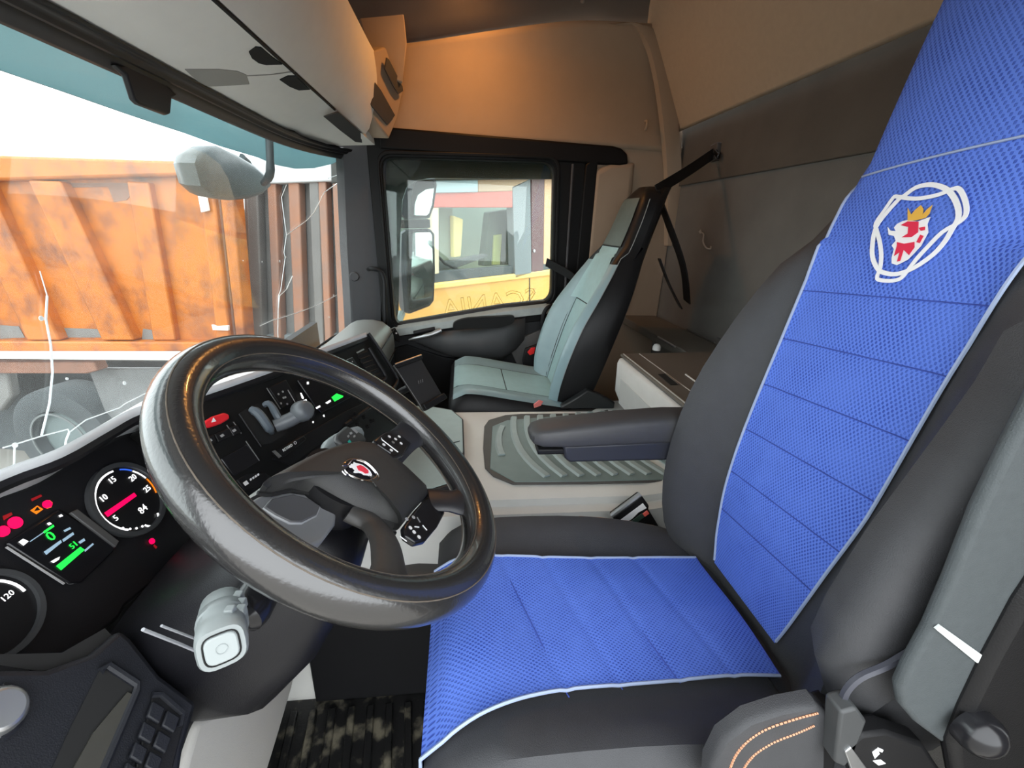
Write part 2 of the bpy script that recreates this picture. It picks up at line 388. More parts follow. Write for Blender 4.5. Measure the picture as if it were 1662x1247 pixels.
# ---- rear wall: leaning upper panel, recess, felt wall
rwall = MB().prism([(-1.0, -0.995, 0.0), (1.06, -0.995, 0.0), (1.06, -0.995, 1.60), (-1.0, -0.995, 1.60)], (0, -0.03, 0)).obj('wall_rear', REARW, None, False); struct(rwall, 'dark grey felt rear wall of the cab', 'wall')
MB().prism([(-1.0, -0.983, 1.335), (1.05, -0.983, 1.335), (1.05, -0.986, 1.60), (-1.0, -0.986, 1.60)], (0, -0.012, 0)).obj('recess_band', REARB, rwall, True, 0.004)
up = MB().prism([(-1.0, -0.968, 1.558), (-1.0, -0.975, 1.575), (-1.0, -0.695, 2.10), (-1.0, -0.675, 2.09), (-1.0, -0.95, 1.56)], (2.06, 0, 0)).obj('wall_rear_upper', HEADL, None, True, 0.005); struct(up, 'leaning beige fabric panel above the dark rear wall', 'wall')
# ---- ceiling
def ceil_z(x, y): return roof_z(y) + 0.008 + 0.15 * (1 - min(1, abs(x) / 1.02) ** 6)
def ceilfn(u, v):
    y = 0.62 - v * 1.42; x = -1.05 + u * 2.1
    return V((x, y, ceil_z(x, y)))
ce = sheet('ceiling', ceilfn, 48, 24, mat('ceiling_dark_felt', (0.15, 0.125, 0.11), 0.95, noise=0.2, nscale=10, bump=0.3, bscale=900), None, 0.02); struct(ce, 'dark brown felt cab roof lining', 'ceiling')
MB().tube([V((x, -0.475 + .01 * x, ceil_z(x, -.475) - .012)) for x in [-.9 + .05 * i for i in range(38)]], 0.009, 8).obj('roof_seam', mat('seam_strip', (0.2, 0.17, 0.15), 0.7), ce, True)
hp = [at(1205 - 130, 0, 2, 1.9)]
# ---- left outer frame is open (driver's door stands open behind the camera)

# ---- windscreen
def ws_y(x, t):         # t 0 bottom .. 1 top
    b = 0.69 - 0.19 * abs(x) ** 3; tp = 0.635 - 0.135 * abs(x) ** 6
    return b + (tp - b) * t
WZ0, WZ1 = 0.64, 1.395
def wsfn(u, v):
    x = -1.02 + u * 2.04
    return V((x, ws_y(x, v), WZ0 + (WZ1 - WZ0) * v))
WG = glass('windscreen_glass', (0.84, 0.90, 0.885), 0.055, haze=0.03, haze_col=(0.75, 0.8, 0.8), hscale=5)
ws = sheet('window_1', wsfn, 40, 20, WG, None, 0.0); struct(ws, 'cracked dusty windscreen above the dashboard', 'window')
def ws_at(px, py, off=-0.004):
    """point of the curved pane on a sight line"""
    d = ray(px, py); t = 0.4
    for k in range(60):
        p = CAM + d * t; v = (p.z - WZ0) / (WZ1 - WZ0); t += (ws_y(p.x, v) - p.y) / max(d.y, 0.12) * 0.7
    return CAM + d * t + V((0, off, 0))
CRACK = mat('glass_crack', (0.9, 0.95, 0.95), 0.35, spec=0.9)
cracks = [([(0, 727), (18, 722), (60, 709), (106, 697), (108, 702), (135, 682), (190, 662), (200, 655), (240, 635), (290, 612)], 0.0011),
          ([(72, 480), (70, 518), (78, 560), (81, 605), (76, 655), (63, 707)], 0.0016),
          ([(108, 702), (103, 715), (101, 728)], 0.0016), ([(19, 722), (18, 755)], 0.0012),
          ([(552, 293), (525, 312), (508, 345), (497, 357), (464, 381)], 0.0016), ([(463, 300), (455, 320), (459, 352), (463, 381), (459, 410), (461, 418), (454, 470), (450, 480), (449, 540), (450, 562)], 0.0013),
          ([(473, 448), (463, 470), (452, 480), (450, 500)], 0.0016), ([(420, 529), (438, 521), (478, 509), (515, 495), (545, 479)], 0.0013), ([(72, 480), (60, 440)], 0.0008), ([(552, 282), (530, 290)], 0.0009)]
for pts, r in cracks:
    MB().tube([ws_at(*p) for p in pts], r, 5).obj('crack', CRACK, ws, False)
for px, py, r in ((62, 517, .004), (104, 615, .0025), (198, 622, .004), (19, 723, .004), (452, 424, .004), (462, 417, .003), (540, 480, .005), (533, 515, .004), (392, 423, .002), (423, 425, .002)):
    p = ws_at(px, py); MB().disc(p, (0, -1, .1), r, 0.001, 10).obj('stone_chip', CRACK, ws, False)
# black print band and rubber along the top
FR = mat('header_black', (0.009, 0.008, 0.009), 0.45, spec=0.35, noise=0.2)
def hdr(u, v):
    x = -1.02 + u * 2.04; y0 = ws_y(x, 1.0) - 0.003
    prof = [(0.012, -0.022), (0.0, -0.016), (-0.012, -0.010), (-0.018, -0.004), (-0.026, -0.004), (-0.034, 0.004), (-0.044, 0.006), (-0.056, 0.013)]
    i = v * (len(prof) - 1); a = prof[min(int(i), len(prof) - 2)]; b = prof[min(int(i) + 1, len(prof) - 1)]; f = i - int(i)
    return V((x, y0 + a[0] + (b[0] - a[0]) * f, WZ1 + a[1] + (b[1] - a[1]) * f))
hd = sheet('trim_4', hdr, 40, 14, FR, None, 0.01); struct(hd, 'black rubber header strip along the top of the windscreen', 'trim')
# sensor cover hanging in the glass
sc = [ws_at(*p, -0.006) for p in ((170, 105), (190, 122), (203, 162), (212, 170), (258, 187), (263, 185), (265, 160), (275, 155), (250, 135), (215, 110))]
MB().prism(sc, (0, -0.012, 0.002)).obj('sensor_cover', FR, hd, True, 0.003)

# ---- A-pillar on the passenger side
ap = MB()
rings = []
for px, py, w in ((553, 232, 62), (556, 300, 56), (560, 400, 46), (564, 470, 42), (568, 545, 38)):
    L = at(px, py, 0, 1.0); Rr = at(px + w + 14, py, 0, 1.03)
    rings.append([L + V((0.03, 0.03, 0)), L, L + V((-0.012, -0.012, 0)), (L + Rr) / 2 + V((-0.02, 0, 0)), Rr + V((-0.01, 0.004, 0)), Rr, Rr + V((.05, .02, 0)), L + V((0.06, 0.03, 0))])
ap.loft(rings); apo = ap.obj('trim_5', PILLAR, None, True, 0); struct(apo, 'dark grey pillar between windscreen and passenger window', 'trim')
c_ = at(575, 449, 0, 0.985); MB().disc(c_, (-1, -.1, 0), 0.021, 0.004, 20, 0.018).obj('screw_cap', PILLAR, apo, True)
# grab handle on the pillar
MB().tube([at(598, 437, 0, 1.0), at(603, 436, 0, 0.955), at(617, 440, 0, 0.95), at(624, 455, 0, 0.95), at(625, 490, 0, 0.95), at(626, 525, 0, 0.955), at(624, 535, 0, 1.0)], 0.009, 8, smooth_path=5).obj('grab_handle', BLK, apo, True)

# ---- passenger door
door = MB()
door.prism([(1.0, 0.52, 0.10), (1.0, 0.52, 0.66), (1.0, 0.30, 0.675), (1.0, 0.10, 0.715), (1.0, -0.20, 0.772), (1.0, -0.42, 0.80), (1.0, -0.55, 0.80), (1.0, -0.55, 0.10)], (0.05, 0, 0))
dr = door.obj('door_1', DOORP, None, True, 0.006); struct(dr, 'dark grey passenger door with a silver inner handle', 'door')
# window frame: black seal ring round the opening
def rring(pts_out, pts_in, x0, x1):
    b = MB(); n = len(pts_out); o = 0
    vs = [V((x0, p[0], p[1])) for p in pts_out] + [V((x0, p[0], p[1])) for p in pts_in] + [V((x1, p[0], p[1])) for p in pts_out] + [V((x1, p[0], p[1])) for p in pts_in]
    fs = []
    for i in range(n):
        j = (i + 1) % n
        fs += [(i, j, n + j, n + i), (2 * n + i, 3 * n + i, 3 * n + j, 2 * n + j), (i, 2 * n + i, 2 * n + j, j), (n + i, n + j, 3 * n + j, 3 * n + i)]
    return b.add(vs, fs)
def rrect(pts, r, k=5):
    """polygon in (y,z) with rounded corners"""
    out = []; N = len(pts)
    for i in range(N):
        p = V((*pts[i], 0)); a = V((*pts[i - 1], 0)); b = V((*pts[(i + 1) % N], 0))
        da = (a - p).normalized(); db = (b - p).normalized(); rr = min(r, (a - p).length * .45, (b - p).length * .45)
        for j in range(k + 1):
            t = j / k; q = (p + da * rr) * (1 - t) ** 2 + p * 2 * t * (1 - t) + (p + db * rr) * t * t
            out.append((q.x, q.y))
    return out
win_in = rrect([(0.337, 1.385), (-0.405, 1.405), (-0.435, 0.80), (0.315, 0.66)], 0.055)
win_out = rrect([(0.395, 1.478), (-0.545, 1.478), (-0.575, 0.72), (0.37, 0.60)], 0.06)
SEAL = mat('door_seal_rubber', (0.006, 0.006, 0.006), 0.5, spec=0.2, noise=0.2)
rring(win_out, win_in, 0.992, 1.05).obj('window_frame', SEAL, dr, True, 0.005)
mid = rrect([(0.355, 1.41), (-0.43, 1.43), (-0.46, 0.78), (0.335, 0.645)], 0.06); mid2 = rrect([(0.345, 1.395), (-0.418, 1.417), (-0.447, 0.79), (0.325, 0.652)], 0.055)
rring(mid, mid2, 0.982, 1.0).obj('glass_seal', SEAL, dr, True, 0.003)
PG = glass('side_glass', (0.88, 0.95, 0.92), 0.06, haze=0.06, haze_col=(0.7, 0.8, 0.78), hscale=9)
pane = MB().prism([V((1.028, y, z)) for y, z in rrect([(0.345, 1.39), (-0.42, 1.41), (-0.45, 0.78), (0.325, 0.64)], 0.05)], (0.005, 0, 0)).obj('window_pane', PG, dr, False)
lt = glass('etched_letters', (0.78, 0.84, 0.74), 0.03)
text('pane_lettering', 'SCANIA', frame(at(795, 494, 0, 1.022) , (0, -1, .16), (-1, 0, 0)), 0.13, lt, pane, ext=0.0005, mirror=True, outline=0.0016, sx=1.02)
# B-pillar black post behind the window
MB().prism([(0.985, -0.545, 0.55), (0.985, -0.545, 1.40), (0.985, -0.565, 1.42), (0.985, -0.60, 1.42), (0.985, -0.61, 0.55)], (0.05, 0, 0)).obj('door_post', SEAL, dr, True, 0.006)
MB().tube([(0.978, -0.50, 0.66), (0.976, -0.485, 1.40)], 0.006, 8).obj('post_seal', PILLAR, dr, True)
# header bar above the door
hb = MB().prism([(0.985, 0.34, 1.415), (0.985, 0.34, 1.497), (0.985, -0.66, 1.482), (0.985, -0.70, 1.475), (0.985, -0.73, 1.455), (0.985, -0.74, 1.415), (0.985, -0.70, 1.405)], (0.05, 0, 0)).obj('trim_6', mat('door_header_black', (0.007, 0.006, 0.006), 0.55, spec=0.2, noise=0.2, bump=.2), None, True, 0.008); struct(hb, 'black header bar above the passenger window', 'trim')
# door sill top, lit ledge
sill = [(0.36, 0.640), (0.30, 0.665), (0.10, 0.70), (-0.20, 0.757), (-0.42, 0.787), (-0.53, 0.79)]
MB().loft([[V((0.965, y, z - 0.045)), V((0.970, y, z - 0.012)), V((0.985, y, z)), V((1.03, y, z + 0.003)), V((1.03, y, z - 0.045))] for y, z in sill]).obj('window_ledge', mat('ledge_plastic', (0.36, 0.40, 0.39), 0.35, noise=0.3), dr, True)
# arm rest and pull of the door
arm = []
for y, z, hz, dx in ((0.22, 0.60, 0.018, 0.02), (0.14, 0.595, 0.045, 0.05), (0.05, 0.585, 0.065, 0.075), (-0.08, 0.585, 0.085, 0.085), (-0.20, 0.60, 0.095, 0.08), (-0.27, 0.635, 0.08, 0.06), (-0.31, 0.66, 0.06, 0.03)):
    arm.append([V((1.0 - dx * (0.35 + 0.65 * max(0, math.cos(t)) ** .7) if math.cos(t) > -0.2 else 1.005, y, z + hz * math.sin(t))) for t in [2 * PI * k / 16 for k in range(16)]])
MB().loft(arm).obj('arm_rest', mat('door_armrest_plastic', (0.06, 0.06, 0.062), 0.5, noise=0.15, bump=0.2, bscale=700), dr, True)
pk_c = at(785, 535, 0, 0.925)
MB().loft([[V((0.912 - 0.0 * k, pk_c.y + 0.145 * math.copysign(abs(math.cos(t)) ** .5, math.cos(t)), pk_c.z + 0.035 + (0.026) * math.copysign(abs(math.sin(t)) ** .6, math.sin(t)) - math.cos(t) * .02)) + V((k, 0, 0)) for t in [2 * PI * q / 24 for q in range(24)]] for k in (0.0, 0.03)]).obj('pull_recess', DARK, dr, True)
hpnts = [at(664, 552, 0, 0.94), at(680, 548, 0, 0.93), at(700, 543, 0, 0.93), at(716, 536, 0, 0.94)]
MB().tube(hpnts, [0.005, 0.009, 0.012, 0.014], 10, smooth_path=4).obj('inner_handle', SATIN, dr, True)
MB().tube([at(672, 541, 0, 0.96), at(690, 537, 0, 0.955), at(706, 534, 0, 0.96)], 0.011, 8, smooth_path=3).obj('handle_cup', BLK, dr, True)
MB().prism([at(640, 600, 0, .985), at(640, 565, 0, .985), at(660, 560, 0, .985), at(720, 580, 0, .985), at(840, 592, 0, .985), at(850, 600, 0, .985), at(850, 640, 0, .985), at(645, 640, 0, .985)], (0.02, 0, 0)).obj('lower_panel', BLK, dr, True, 0.004)
MB().tube([at(908, 497, 0, 0.99), at(893, 497, 0, 0.955), at(884, 506, 0, 0.95), at(880, 525, 0, 0.95), at(880, 555, 0, 0.955), at(880, 572, 0, .97)], 0.010, 8, smooth_path=5).obj('grab_handle', BLK, dr, True)
MB().prism([at(822, 556, 0, .98), at(855, 545, 0, .98), at(880, 535, 0, .98), at(882, 580, 0, .98), at(845, 600, 0, .98), at(838, 590, 0, .98)], (0.02, 0, 0)).obj('lower_trim', mat('grey_door_trim', (0.12, 0.115, 0.11), 0.6), dr, True, 0.004)

# ================================================================== overhead console
oc = thing('overhead_console', (0.0, 0.45, 1.42), 'grey overhead storage console above the windscreen', 'console')
def oc_pts(x):
    P1 = (interp([(0.70, 0.435), (0.95, 0.347)], x), interp([(0.70, 1.487), (0.95, 1.423)], x))
    return (interp([(0.85, 0.58), (0.97, 0.52)], x), 1.408), P1, (interp([(.8, .32), (.95, .315)], x), 1.715)
xs = [-1.02, -0.7, -0.4, -0.1, 0.2, 0.5, 0.7, 0.78, 0.86, 0.90, 0.95]
rings = []
for x in xs:
    P0, P1, C = oc_pts(x)
    q = [(P0[0] + .03, P0[1] + 0.0), P0, ((P0[0] + P1[0]) / 2, (P0[1] + P1[1]) / 2), (P1[0] + .004, P1[1] - .001), (P1[0] + .008, P1[1] + .03), (P0[0] + .03, P1[1] + .06)]
    rings.append([V((x, a, b)) for a, b in q])
MB().loft(rings).obj('lower_panel', HEADS, oc, True)
rings = []
for x in xs[:-2] + [0.87]:
    P0, P1, C = oc_pts(x)
    q = [(P1[0] + .02, P1[1] + .02), (P1[0] - .004, P1[1] + .003), (P1[0] - .02, P1[1] + .022)] + [(P1[0] - .02 + (C[0] - P1[0] + .02) * t + -.018 * math.sin(PI * t), P1[1] + .02 + (C[1] - P1[1] - .02) * t) for t in (.2, .4, .6, .8)] + [C, (C[0] + .012, C[1] + .008), (C[0] + .03, C[1] - .01), (P1[0] + .05, P1[1] + .05)]
    rings.append([V((x, a, b)) for a, b in q])
MB().loft(rings).obj('shelf_front', HEADS, oc, True)
MB().tube([V((x, oc_pts(x)[1][0] + .002, oc_pts(x)[1][1] + .001)) for x in (-1.0, -.3, .3, .70)], 0.0042, 6).obj('panel_gap', DARK, oc, True)
# cut-outs in the underside
def ocu(px, py, off=0.0):
    P0, P1, C = oc_pts(0.2); o = V((0, P0[0], P0[1])); d = V((0, P1[0] - P0[0], P1[1] - P0[1])); n_ = V((0, -d.z, d.y)).normalized() if d.y < 0 else V((0, d.z, -d.y)).normalized()
    if n_.z > 0: n_ = -n_
    return onp(px, py, o + n_ * off, n_)
for poly in ([(404, 85), (415, 77), (424, 78), (440, 92), (458, 105), (432, 106), (420, 103), (409, 95)], [(454, 130), (467, 124), (480, 124), (490, 134), (503, 146), (485, 147), (470, 141)]):
    MB().prism([ocu(*p, 0.0012) for p in poly], (0, 0, 0.003)).obj('cut_out', DARK, oc, False)
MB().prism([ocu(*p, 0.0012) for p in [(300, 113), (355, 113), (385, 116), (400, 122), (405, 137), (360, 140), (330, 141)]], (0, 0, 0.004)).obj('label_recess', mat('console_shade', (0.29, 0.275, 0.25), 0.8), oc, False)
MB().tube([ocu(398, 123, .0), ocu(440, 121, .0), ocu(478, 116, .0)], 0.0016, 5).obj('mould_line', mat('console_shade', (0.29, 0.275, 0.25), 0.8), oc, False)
MB().prism([onp(p[0], p[1], (0.85, 0.40, 1.445), (-.2, -.5, -.85)) for p in [(524, 188), (535, 184), (548, 180), (570, 200), (603, 229), (592, 231), (575, 229), (550, 210)]], (0.0, -0.004, -0.004)).obj('grip_pocket', mat('pocket_dark', (0.05, 0.047, 0.045), .8), oc, True, 0.002)
# end module with two little trays
em = [at(607, 83, 0, .85), at(593, 165, 0, .84), at(612, 200, 0, .88), at(632, 226, 0, .93), at(645, 190, 0, .975), at(655, 150, 0, .985), at(652, 110, 0, .985), at(625, 76, 0, .93)]
MB().prism(em, (0.02, 0.12, 0.0)).obj('end_module', SIDEP, oc, True, 0.006)
cn = sum(em, V()) / len(em); en = (em[1] - em[0]).cross(em[4] - em[0]).normalized()
if en.dot(CAM - cn) < 0: en = -en
for poly in ([(601, 137), (607, 133), (617, 146), (640, 187), (627, 203), (594, 163)], [(626, 93), (630, 96), (652, 140), (653, 148), (645, 153), (637, 140), (623, 112)]):
    q = [onp(*p, cn + en * 0.012, en) for p in poly]
    MB().prism(q, en * 0.006).obj('tray', mat('tray_grey', (0.06, 0.055, 0.05), .7, noise=.2), oc, True, 0.002)
# shelf end wall above
MB().prism([at(*p, 0, .93) for p in [(540, -190), (580, 20), (600, 90), (618, 122), (654, 135), (661, 70), (657, 30), (648, -30), (632, -190)]], (0.07, 0.03, 0)).obj('shelf_end', SIDEP, oc, True, 0.006)
MB().prism([(-1.0, .325, 1.71), (.88, .325, 1.71), (.88, .60, 1.70), (-1.0, .60, 1.70)], (0, 0, -.012)).obj('shelf_floor', REARB, oc, False)

# ---- warm courtesy lamp in the roof lining (just above the frame)
lp = thing('roof_lamp', (0.76, -0.03, 1.93), 'small warm round lamp in the roof lining', 'lamp')
LC = V((0.76, -0.03, ceil_z(.76, -.03) - .012))
MB().disc(LC, (0, 0, -1), 0.05, 0.012, 24, 0.045).obj('housing', PILLAR, lp, True)
MB().disc(LC + V((0, 0, -.012)), (0, 0, -1), 0.038, 0.004, 24, 0.03).obj('lens', mat('lamp_lens', (0.9, 0.6, 0.3), 0.4, emit=(1.0, 0.43, 0.11), estr=215.0), lp, True)

# ================================================================== dashboard
db = thing('dashboard', (-0.3, 0.45, 0.50), 'black wrap-round dashboard with gauges and switches below the windscreen', 'dashboard')
# upper skin from the front lip to the glass
lip = [(-1.0, 0.50, 0.845), (-0.80, 0.515, 0.848), (-0.70, 0.515, 0.852), (-0.62, 0.502, 0.852), (-0.57, 0.485, 0.85), (-0.50, 0.483, 0.85), (-0.445, 0.475, 0.852), (-0.38, 0.435, 0.85), (-0.25, 0.377, 0.848), (-0.1, 0.32, 0.846), (0.02, 0.275, 0.844), (0.095, 0.25, 0.842)]
lipc = crom([V(p) for p in lip], 4)
def topfn(u, v):
    i = u * (len(lipc) - 1); a = lipc[min(int(i), len(lipc) - 2)]; b = lipc[min(int(i) + 1, len(lipc) - 1)]; p = a.lerp(b, i - int(i))
    g = V((p.x + 0.06 * u, ws_y(p.x + 0.06 * u, 0.1) - 0.006, 0.742))
    q = p.lerp(g, v); q.z -= 0.025 * math.sin(PI * v) * (0.3 + 0.7 * u); return q
sheet('top_skin', topfn, 44, 8, DASHTOP, db, 0.012)
# driver lip, rolled
MB().tube([p + V((0, 0.003, -0.012)) for p in lipc], 0.009, 8).obj('front_lip', DASH, db, True)
dome = ws_at(40, 775); 
MB().loft([[V((-0.74 + 0.09 * math.cos(t) * s, 0.545 + 0.03 * math.sin(t) * s, 0.842 + 0.024 * math.sqrt(max(0, 1 - s * s)))) for t in [2 * PI * k / 16 for k in range(16)]] for s in (1, .9, .7, .4, .1)]).obj('speaker_dome', DASHTOP, db, True)
# instrument pod
OC_ = V((-0.49, 0.49, 0.73)); NC = V((0, -0.906, 0.423)).normalized()
def cl(px, py, off=0.0): return onp(px, py, OC_ + NC * off, NC)
pod = [cl(*p) for p in [(-150, 930), (0, 800), (70, 780), (150, 728), (232, 685), (300, 665), (330, 720), (330, 850), (300, 905), (205, 985), (196, 1003), (150, 1040), (100, 1066), (60, 1072), (0, 1062), (-120, 1090)]]
MB().prism(pod, -NC * 0.06).obj('instrument_pod', DASH, db, True, 0.006)
PANELC = mat('cluster_face', (0.008, 0.008, 0.009), 0.35)
def gauge(name, cpx, r, lab, items):
    c = cl(*cpx, 0.002)
    g = MB().disc(c, NC, r, 0.003, 40, ref=(1, 0, 0)).obj(name, PANELC, db, True)
    MB().ringd(c, NC, r * 1.0, r * 1.13, 0.008, n=40, ref=(1, 0, 0)).obj('bezel', mat('gauge_bezel', (0.05, 0.052, 0.055), 0.3), g, True)
    return g, c
X3 = V((1, 0, 0)); YC = NC.cross(X3)      # in-plane axes of the cluster
gR = cl(205, 812); rR = (cl(253, 797) - gR).length * 0.98
g1, c1 = gauge('gauge', (205, 812), rR, 'rev counter', None)
def pol(c, r, deg, h=0.004): t = math.radians(deg); return c + (X3 * math.cos(t) + YC * math.sin(t)) * r + NC * h
def arc(name, c, r0, r1, d0, d1, m, par):
    return MB().ringd(c + NC * .0035, NC, r0, r1, .0008, math.radians(d0), math.radians(d1), n=24, ref=(1, 0, 0)).obj(name, m, par, False)
arc('scale_arc', c1, rR * .90, rR * .95, 75, 225, EWHITE, g1); arc('scale_arc', c1, rR * .91, rR * .95, 40, 62, mat('lit_blue_symbol', (0, .05, .4), .5, emit=(.05, .15, .8), estr=.8), g1)
arc('scale_arc', c1, rR * .90, rR * .94, 10, 38, EWHITE, g1); arc('scale_arc', c1, rR * .90, rR * .94, -25, 8, EORANGE, g1)
for k, (deg, s) in enumerate(((205, '5'), (150, '10'), (98, '15'), (45, '20'), (0, '25'))):
    text('numeral', s, frame(pol(c1, rR * .70, deg - 10), X3, NC), rR * .24, EWHITE, g1)
for deg in (215, 228, 240, 252):
    MB().disc(pol(c1, rR * .9, deg), NC, rR * .035, .0006, 8).obj('tick', EWHITE, g1, False)
nd0 = cl(172, 836, .006); nd1 = cl(219, 803, .006); dv = (nd1 - nd0).normalized(); pv = dv.cross(NC) * rR * .06
MB().prism([nd0 - pv * 1.2, nd0 + pv * 1.2, nd1 + pv, nd1 - pv], NC * .001).obj('needle', ERED, g1, False)
text('counter', '84', frame(cl(232, 827, .005), X3, NC), rR * .30, EWHITE, g1)
arc('sub_scale', cl(238, 840, .003), rR * .28, rR * .33, 200, 340, EWHITE, g1)
gL = c1 + X3 * -0.185; 
gc = cl(-22, 1003); rL = (cl(46, 975) - gc).length
g2, c2 = gauge('gauge', (-22, 1003), rL * 1.12, 'speedometer', None)
arc('scale_arc', c2, rL * .93, rL * 1.0, -5, 230, EWHITE, g2)
text('numeral', '120', frame(cl(12, 968, .005), X3, NC), rL * .24, EWHITE, g2)
for px, py, w in ((6, 1010, .3), (14, 1018, .34), (3, 1028, .2)):
    MB().prism([cl(px - 8, py + 5, .004), cl(px + 8, py - 6, .004), cl(px + 10, py - 2, .004), cl(px - 6, py + 9, .004)], NC * .0006).obj('readout', EWHITE, g2, False)
MB().disc(cl(26, 1031, .004), NC, rL * .10, .0006, 12).obj('readout', EWHITE, g2, False)
# centre screen
scr = MB().prism([cl(*p, .002) for p in [(6, 884), (92, 828), (186, 888), (180, 898), (128, 948), (108, 950)]], NC * .004).obj('screen', SCREEN, db, True, 0.002)
MB().tube([cl(10, 888, .007), cl(104, 948, .007)], .0013, 6).obj('screen_edge', GREYSYM, scr, False)
MB().prism([cl(*p, .005) for p in [(110, 834), (122, 828), (190, 880), (184, 890)]], NC * .004).obj('screen_bezel', mat('bezel_grey', (.07, .07, .07), .5), scr, True, .001)
def bar(poly, m, name, par, off=.0068): return MB().prism([cl(*p, off) for p in poly], NC * .0005).obj(name, m, par, False)
bar([(91, 919), (130, 888), (137, 893), (99, 926)], EGREEN, 'level_bar', scr)
bar([(137, 893), (150, 882), (152, 884), (138, 896)], EBLUE, 'level_bar', scr)
bar([(70, 863), (86, 852), (88, 855), (72, 866)], EGREEN, 'level_bar', scr); bar([(48, 879), (70, 864), (71, 865), (49, 880)], EBLUE, 'level_line', scr)
text('readout', '0', frame(cl(83, 871, .0068), X3, NC), .017, EGREEN, scr); text('readout', '51', frame(cl(120, 885, .0068), X3, NC), .010, EGREEN, scr)
for poly in ([(103, 861), (113, 856), (115, 859), (105, 864)], [(71, 896), (98, 877), (100, 881), (75, 901)], [(101, 876), (118, 864), (120, 868), (103, 880)], [(127, 880), (136, 874), (138, 878), (130, 883)]):
    bar(poly, EBLUE, 'caption', scr)
bar([(30, 880), (37, 875), (46, 879), (38, 886)], EWHITE, 'symbol', scr); bar([(82, 912), (90, 907), (97, 904), (95, 909), (87, 914)], EWHITE, 'symbol', scr)
bar([(76, 850), (80, 848), (84, 851), (79, 853)], EWHITE, 'symbol', scr); bar([(95, 837), (99, 835), (102, 838), (97, 840)], EWHITE, 'symbol', scr)
# warning lamps
for px, py, r, m in ((4, 863, .0062, ERED), (24, 849, .007, ERED), (76, 819, .005, ERED), (246, 879, .0042, ERED)):
    MB().disc(cl(px, py, .001), NC, r, .0015, 16).obj('warning_lamp', m, db, False)
for q in ([(49, 829), (60, 821), (70, 827), (59, 835)], [(80, 812), (85, 816), (83, 824), (76, 826), (74, 823), (80, 820)]):
    bar(q, EORANGE, 'warning_lamp', db, .001)
bar([(55, 830), (60, 823), (65, 828)], PANELC, 'warning_symbol', db, .0018)
bar([(279, 826), (283, 824), (285, 829), (281, 831)], EORANGE, 'warning_lamp', db, .001)
bar([(4, 838), (18, 832), (20, 836), (6, 845)], EDIMRED, 'warning_caption', db, .001); bar([(50, 810), (66, 803), (68, 806), (52, 814)], EDIMRED, 'warning_caption', db, .001); bar([(250, 884), (255, 888), (253, 891), (249, 887)], EDIMRED, 'warning_lamp', db, .001)

# centre stack, turned to the driver
OS = V((0.1, 0.249, 0.842)); NS = V((-0.322, -0.847, 0.423)).normalized(); XS = V((0.935, -0.355, 0)).normalized()
def cs(px, py, off=0.0): return onp(px, py, OS + NS * off, NS)
stack = [cs(*p) for p in [(250, 690), (308, 657), (450, 598), (540, 561), (592, 541), (601, 543), (640, 604), (646, 616), (642, 626), (632, 640), (560, 692), (470, 760), (405, 806), (385, 806), (330, 760), (290, 720)]]
MB().prism(stack, -NS * 0.07).obj('centre_stack', PANEL, db, True, 0.005)
def sb(poly, m, name, par=None, off=.0005, h=.002, bev=0.0): return MB().prism([cs(*p, off) for p in poly], NS * h).obj(name, m, par or db, bev > 0, bev)
# stack border rail
MB().tube([cs(598, 541, .004), cs(618, 570, .006), cs(640, 605, .006), cs(645, 617, .006), cs(640, 628, .006), cs(628, 641, .004), cs(560, 690, .003)], .0045, 8, smooth_path=4).obj('stack_rail', DASH, db, True)
MB().tube([cs(322, 722, .002), cs(342, 755, .002), cs(362, 787, .002)], .0012, 6).obj('seam_line', SATIN, db, False)
hz = sb([(324, 693), (327, 686), (340, 678), (358, 672), (366, 675), (367, 682), (354, 690), (336, 696), (327, 697)], REDP, 'hazard_switch', None, .0, .010, .003)
sb([(343, 686), (346, 678), (351, 684)], WHITE, 'triangle_mark', hz, .0105, .0005)
for q in ([(331, 712), (344, 706), (350, 718), (339, 725)], [(345, 706), (369, 696), (376, 708), (352, 719)], [(370, 695), (382, 690), (390, 703), (378, 708)]):
    k_ = sb(q, BLK, 'switch', None, .0, .005, .0015)
    mx_ = sum(p[0] for p in q) / 4; my_ = sum(p[1] for p in q) / 4
    sb([(mx_ - 4, my_), (mx_ + 1, my_ - 3), (mx_ + 4, my_), (mx_ - 1, my_ + 3)], GREYSYM, 'symbol', k_, .0055, .0004)
MB().tube([cs(368, 690, .004), cs(379, 707, .004)], .0009, 5).obj('switch_edge', SATIN, db, False); MB().tube([cs(379, 685, .004), cs(392, 704, .004)], .0009, 5).obj('switch_edge', SATIN, db, False)
sb([(356, 746), (398, 722), (421, 748), (378, 774)], BLKG, 'blank_cover', None, .0, .004, .0015)
MB().tube([cs(399, 716, .004), cs(421, 748, .004)], .0009, 5).obj('cover_edge', SATIN, db, False)
pb = sb([(382, 780), (400, 770), (428, 768), (440, 776), (412, 795), (395, 797)], BLK, 'park_switch', None, .0, .004, .0015)
sb([(394, 784), (400, 780), (404, 785), (398, 789)], WHITE, 'symbol', pb, .0045, .0004)
for i in range(4): sb([(405 + i * 4, 778 - i * 2.6), (407.6 + i * 4, 776 - i * 2.6), (409 + i * 4, 779 - i * 2.6), (406.4 + i * 4, 781 - i * 2.6)], WHITE, 'symbol', pb, .0045, .0004)
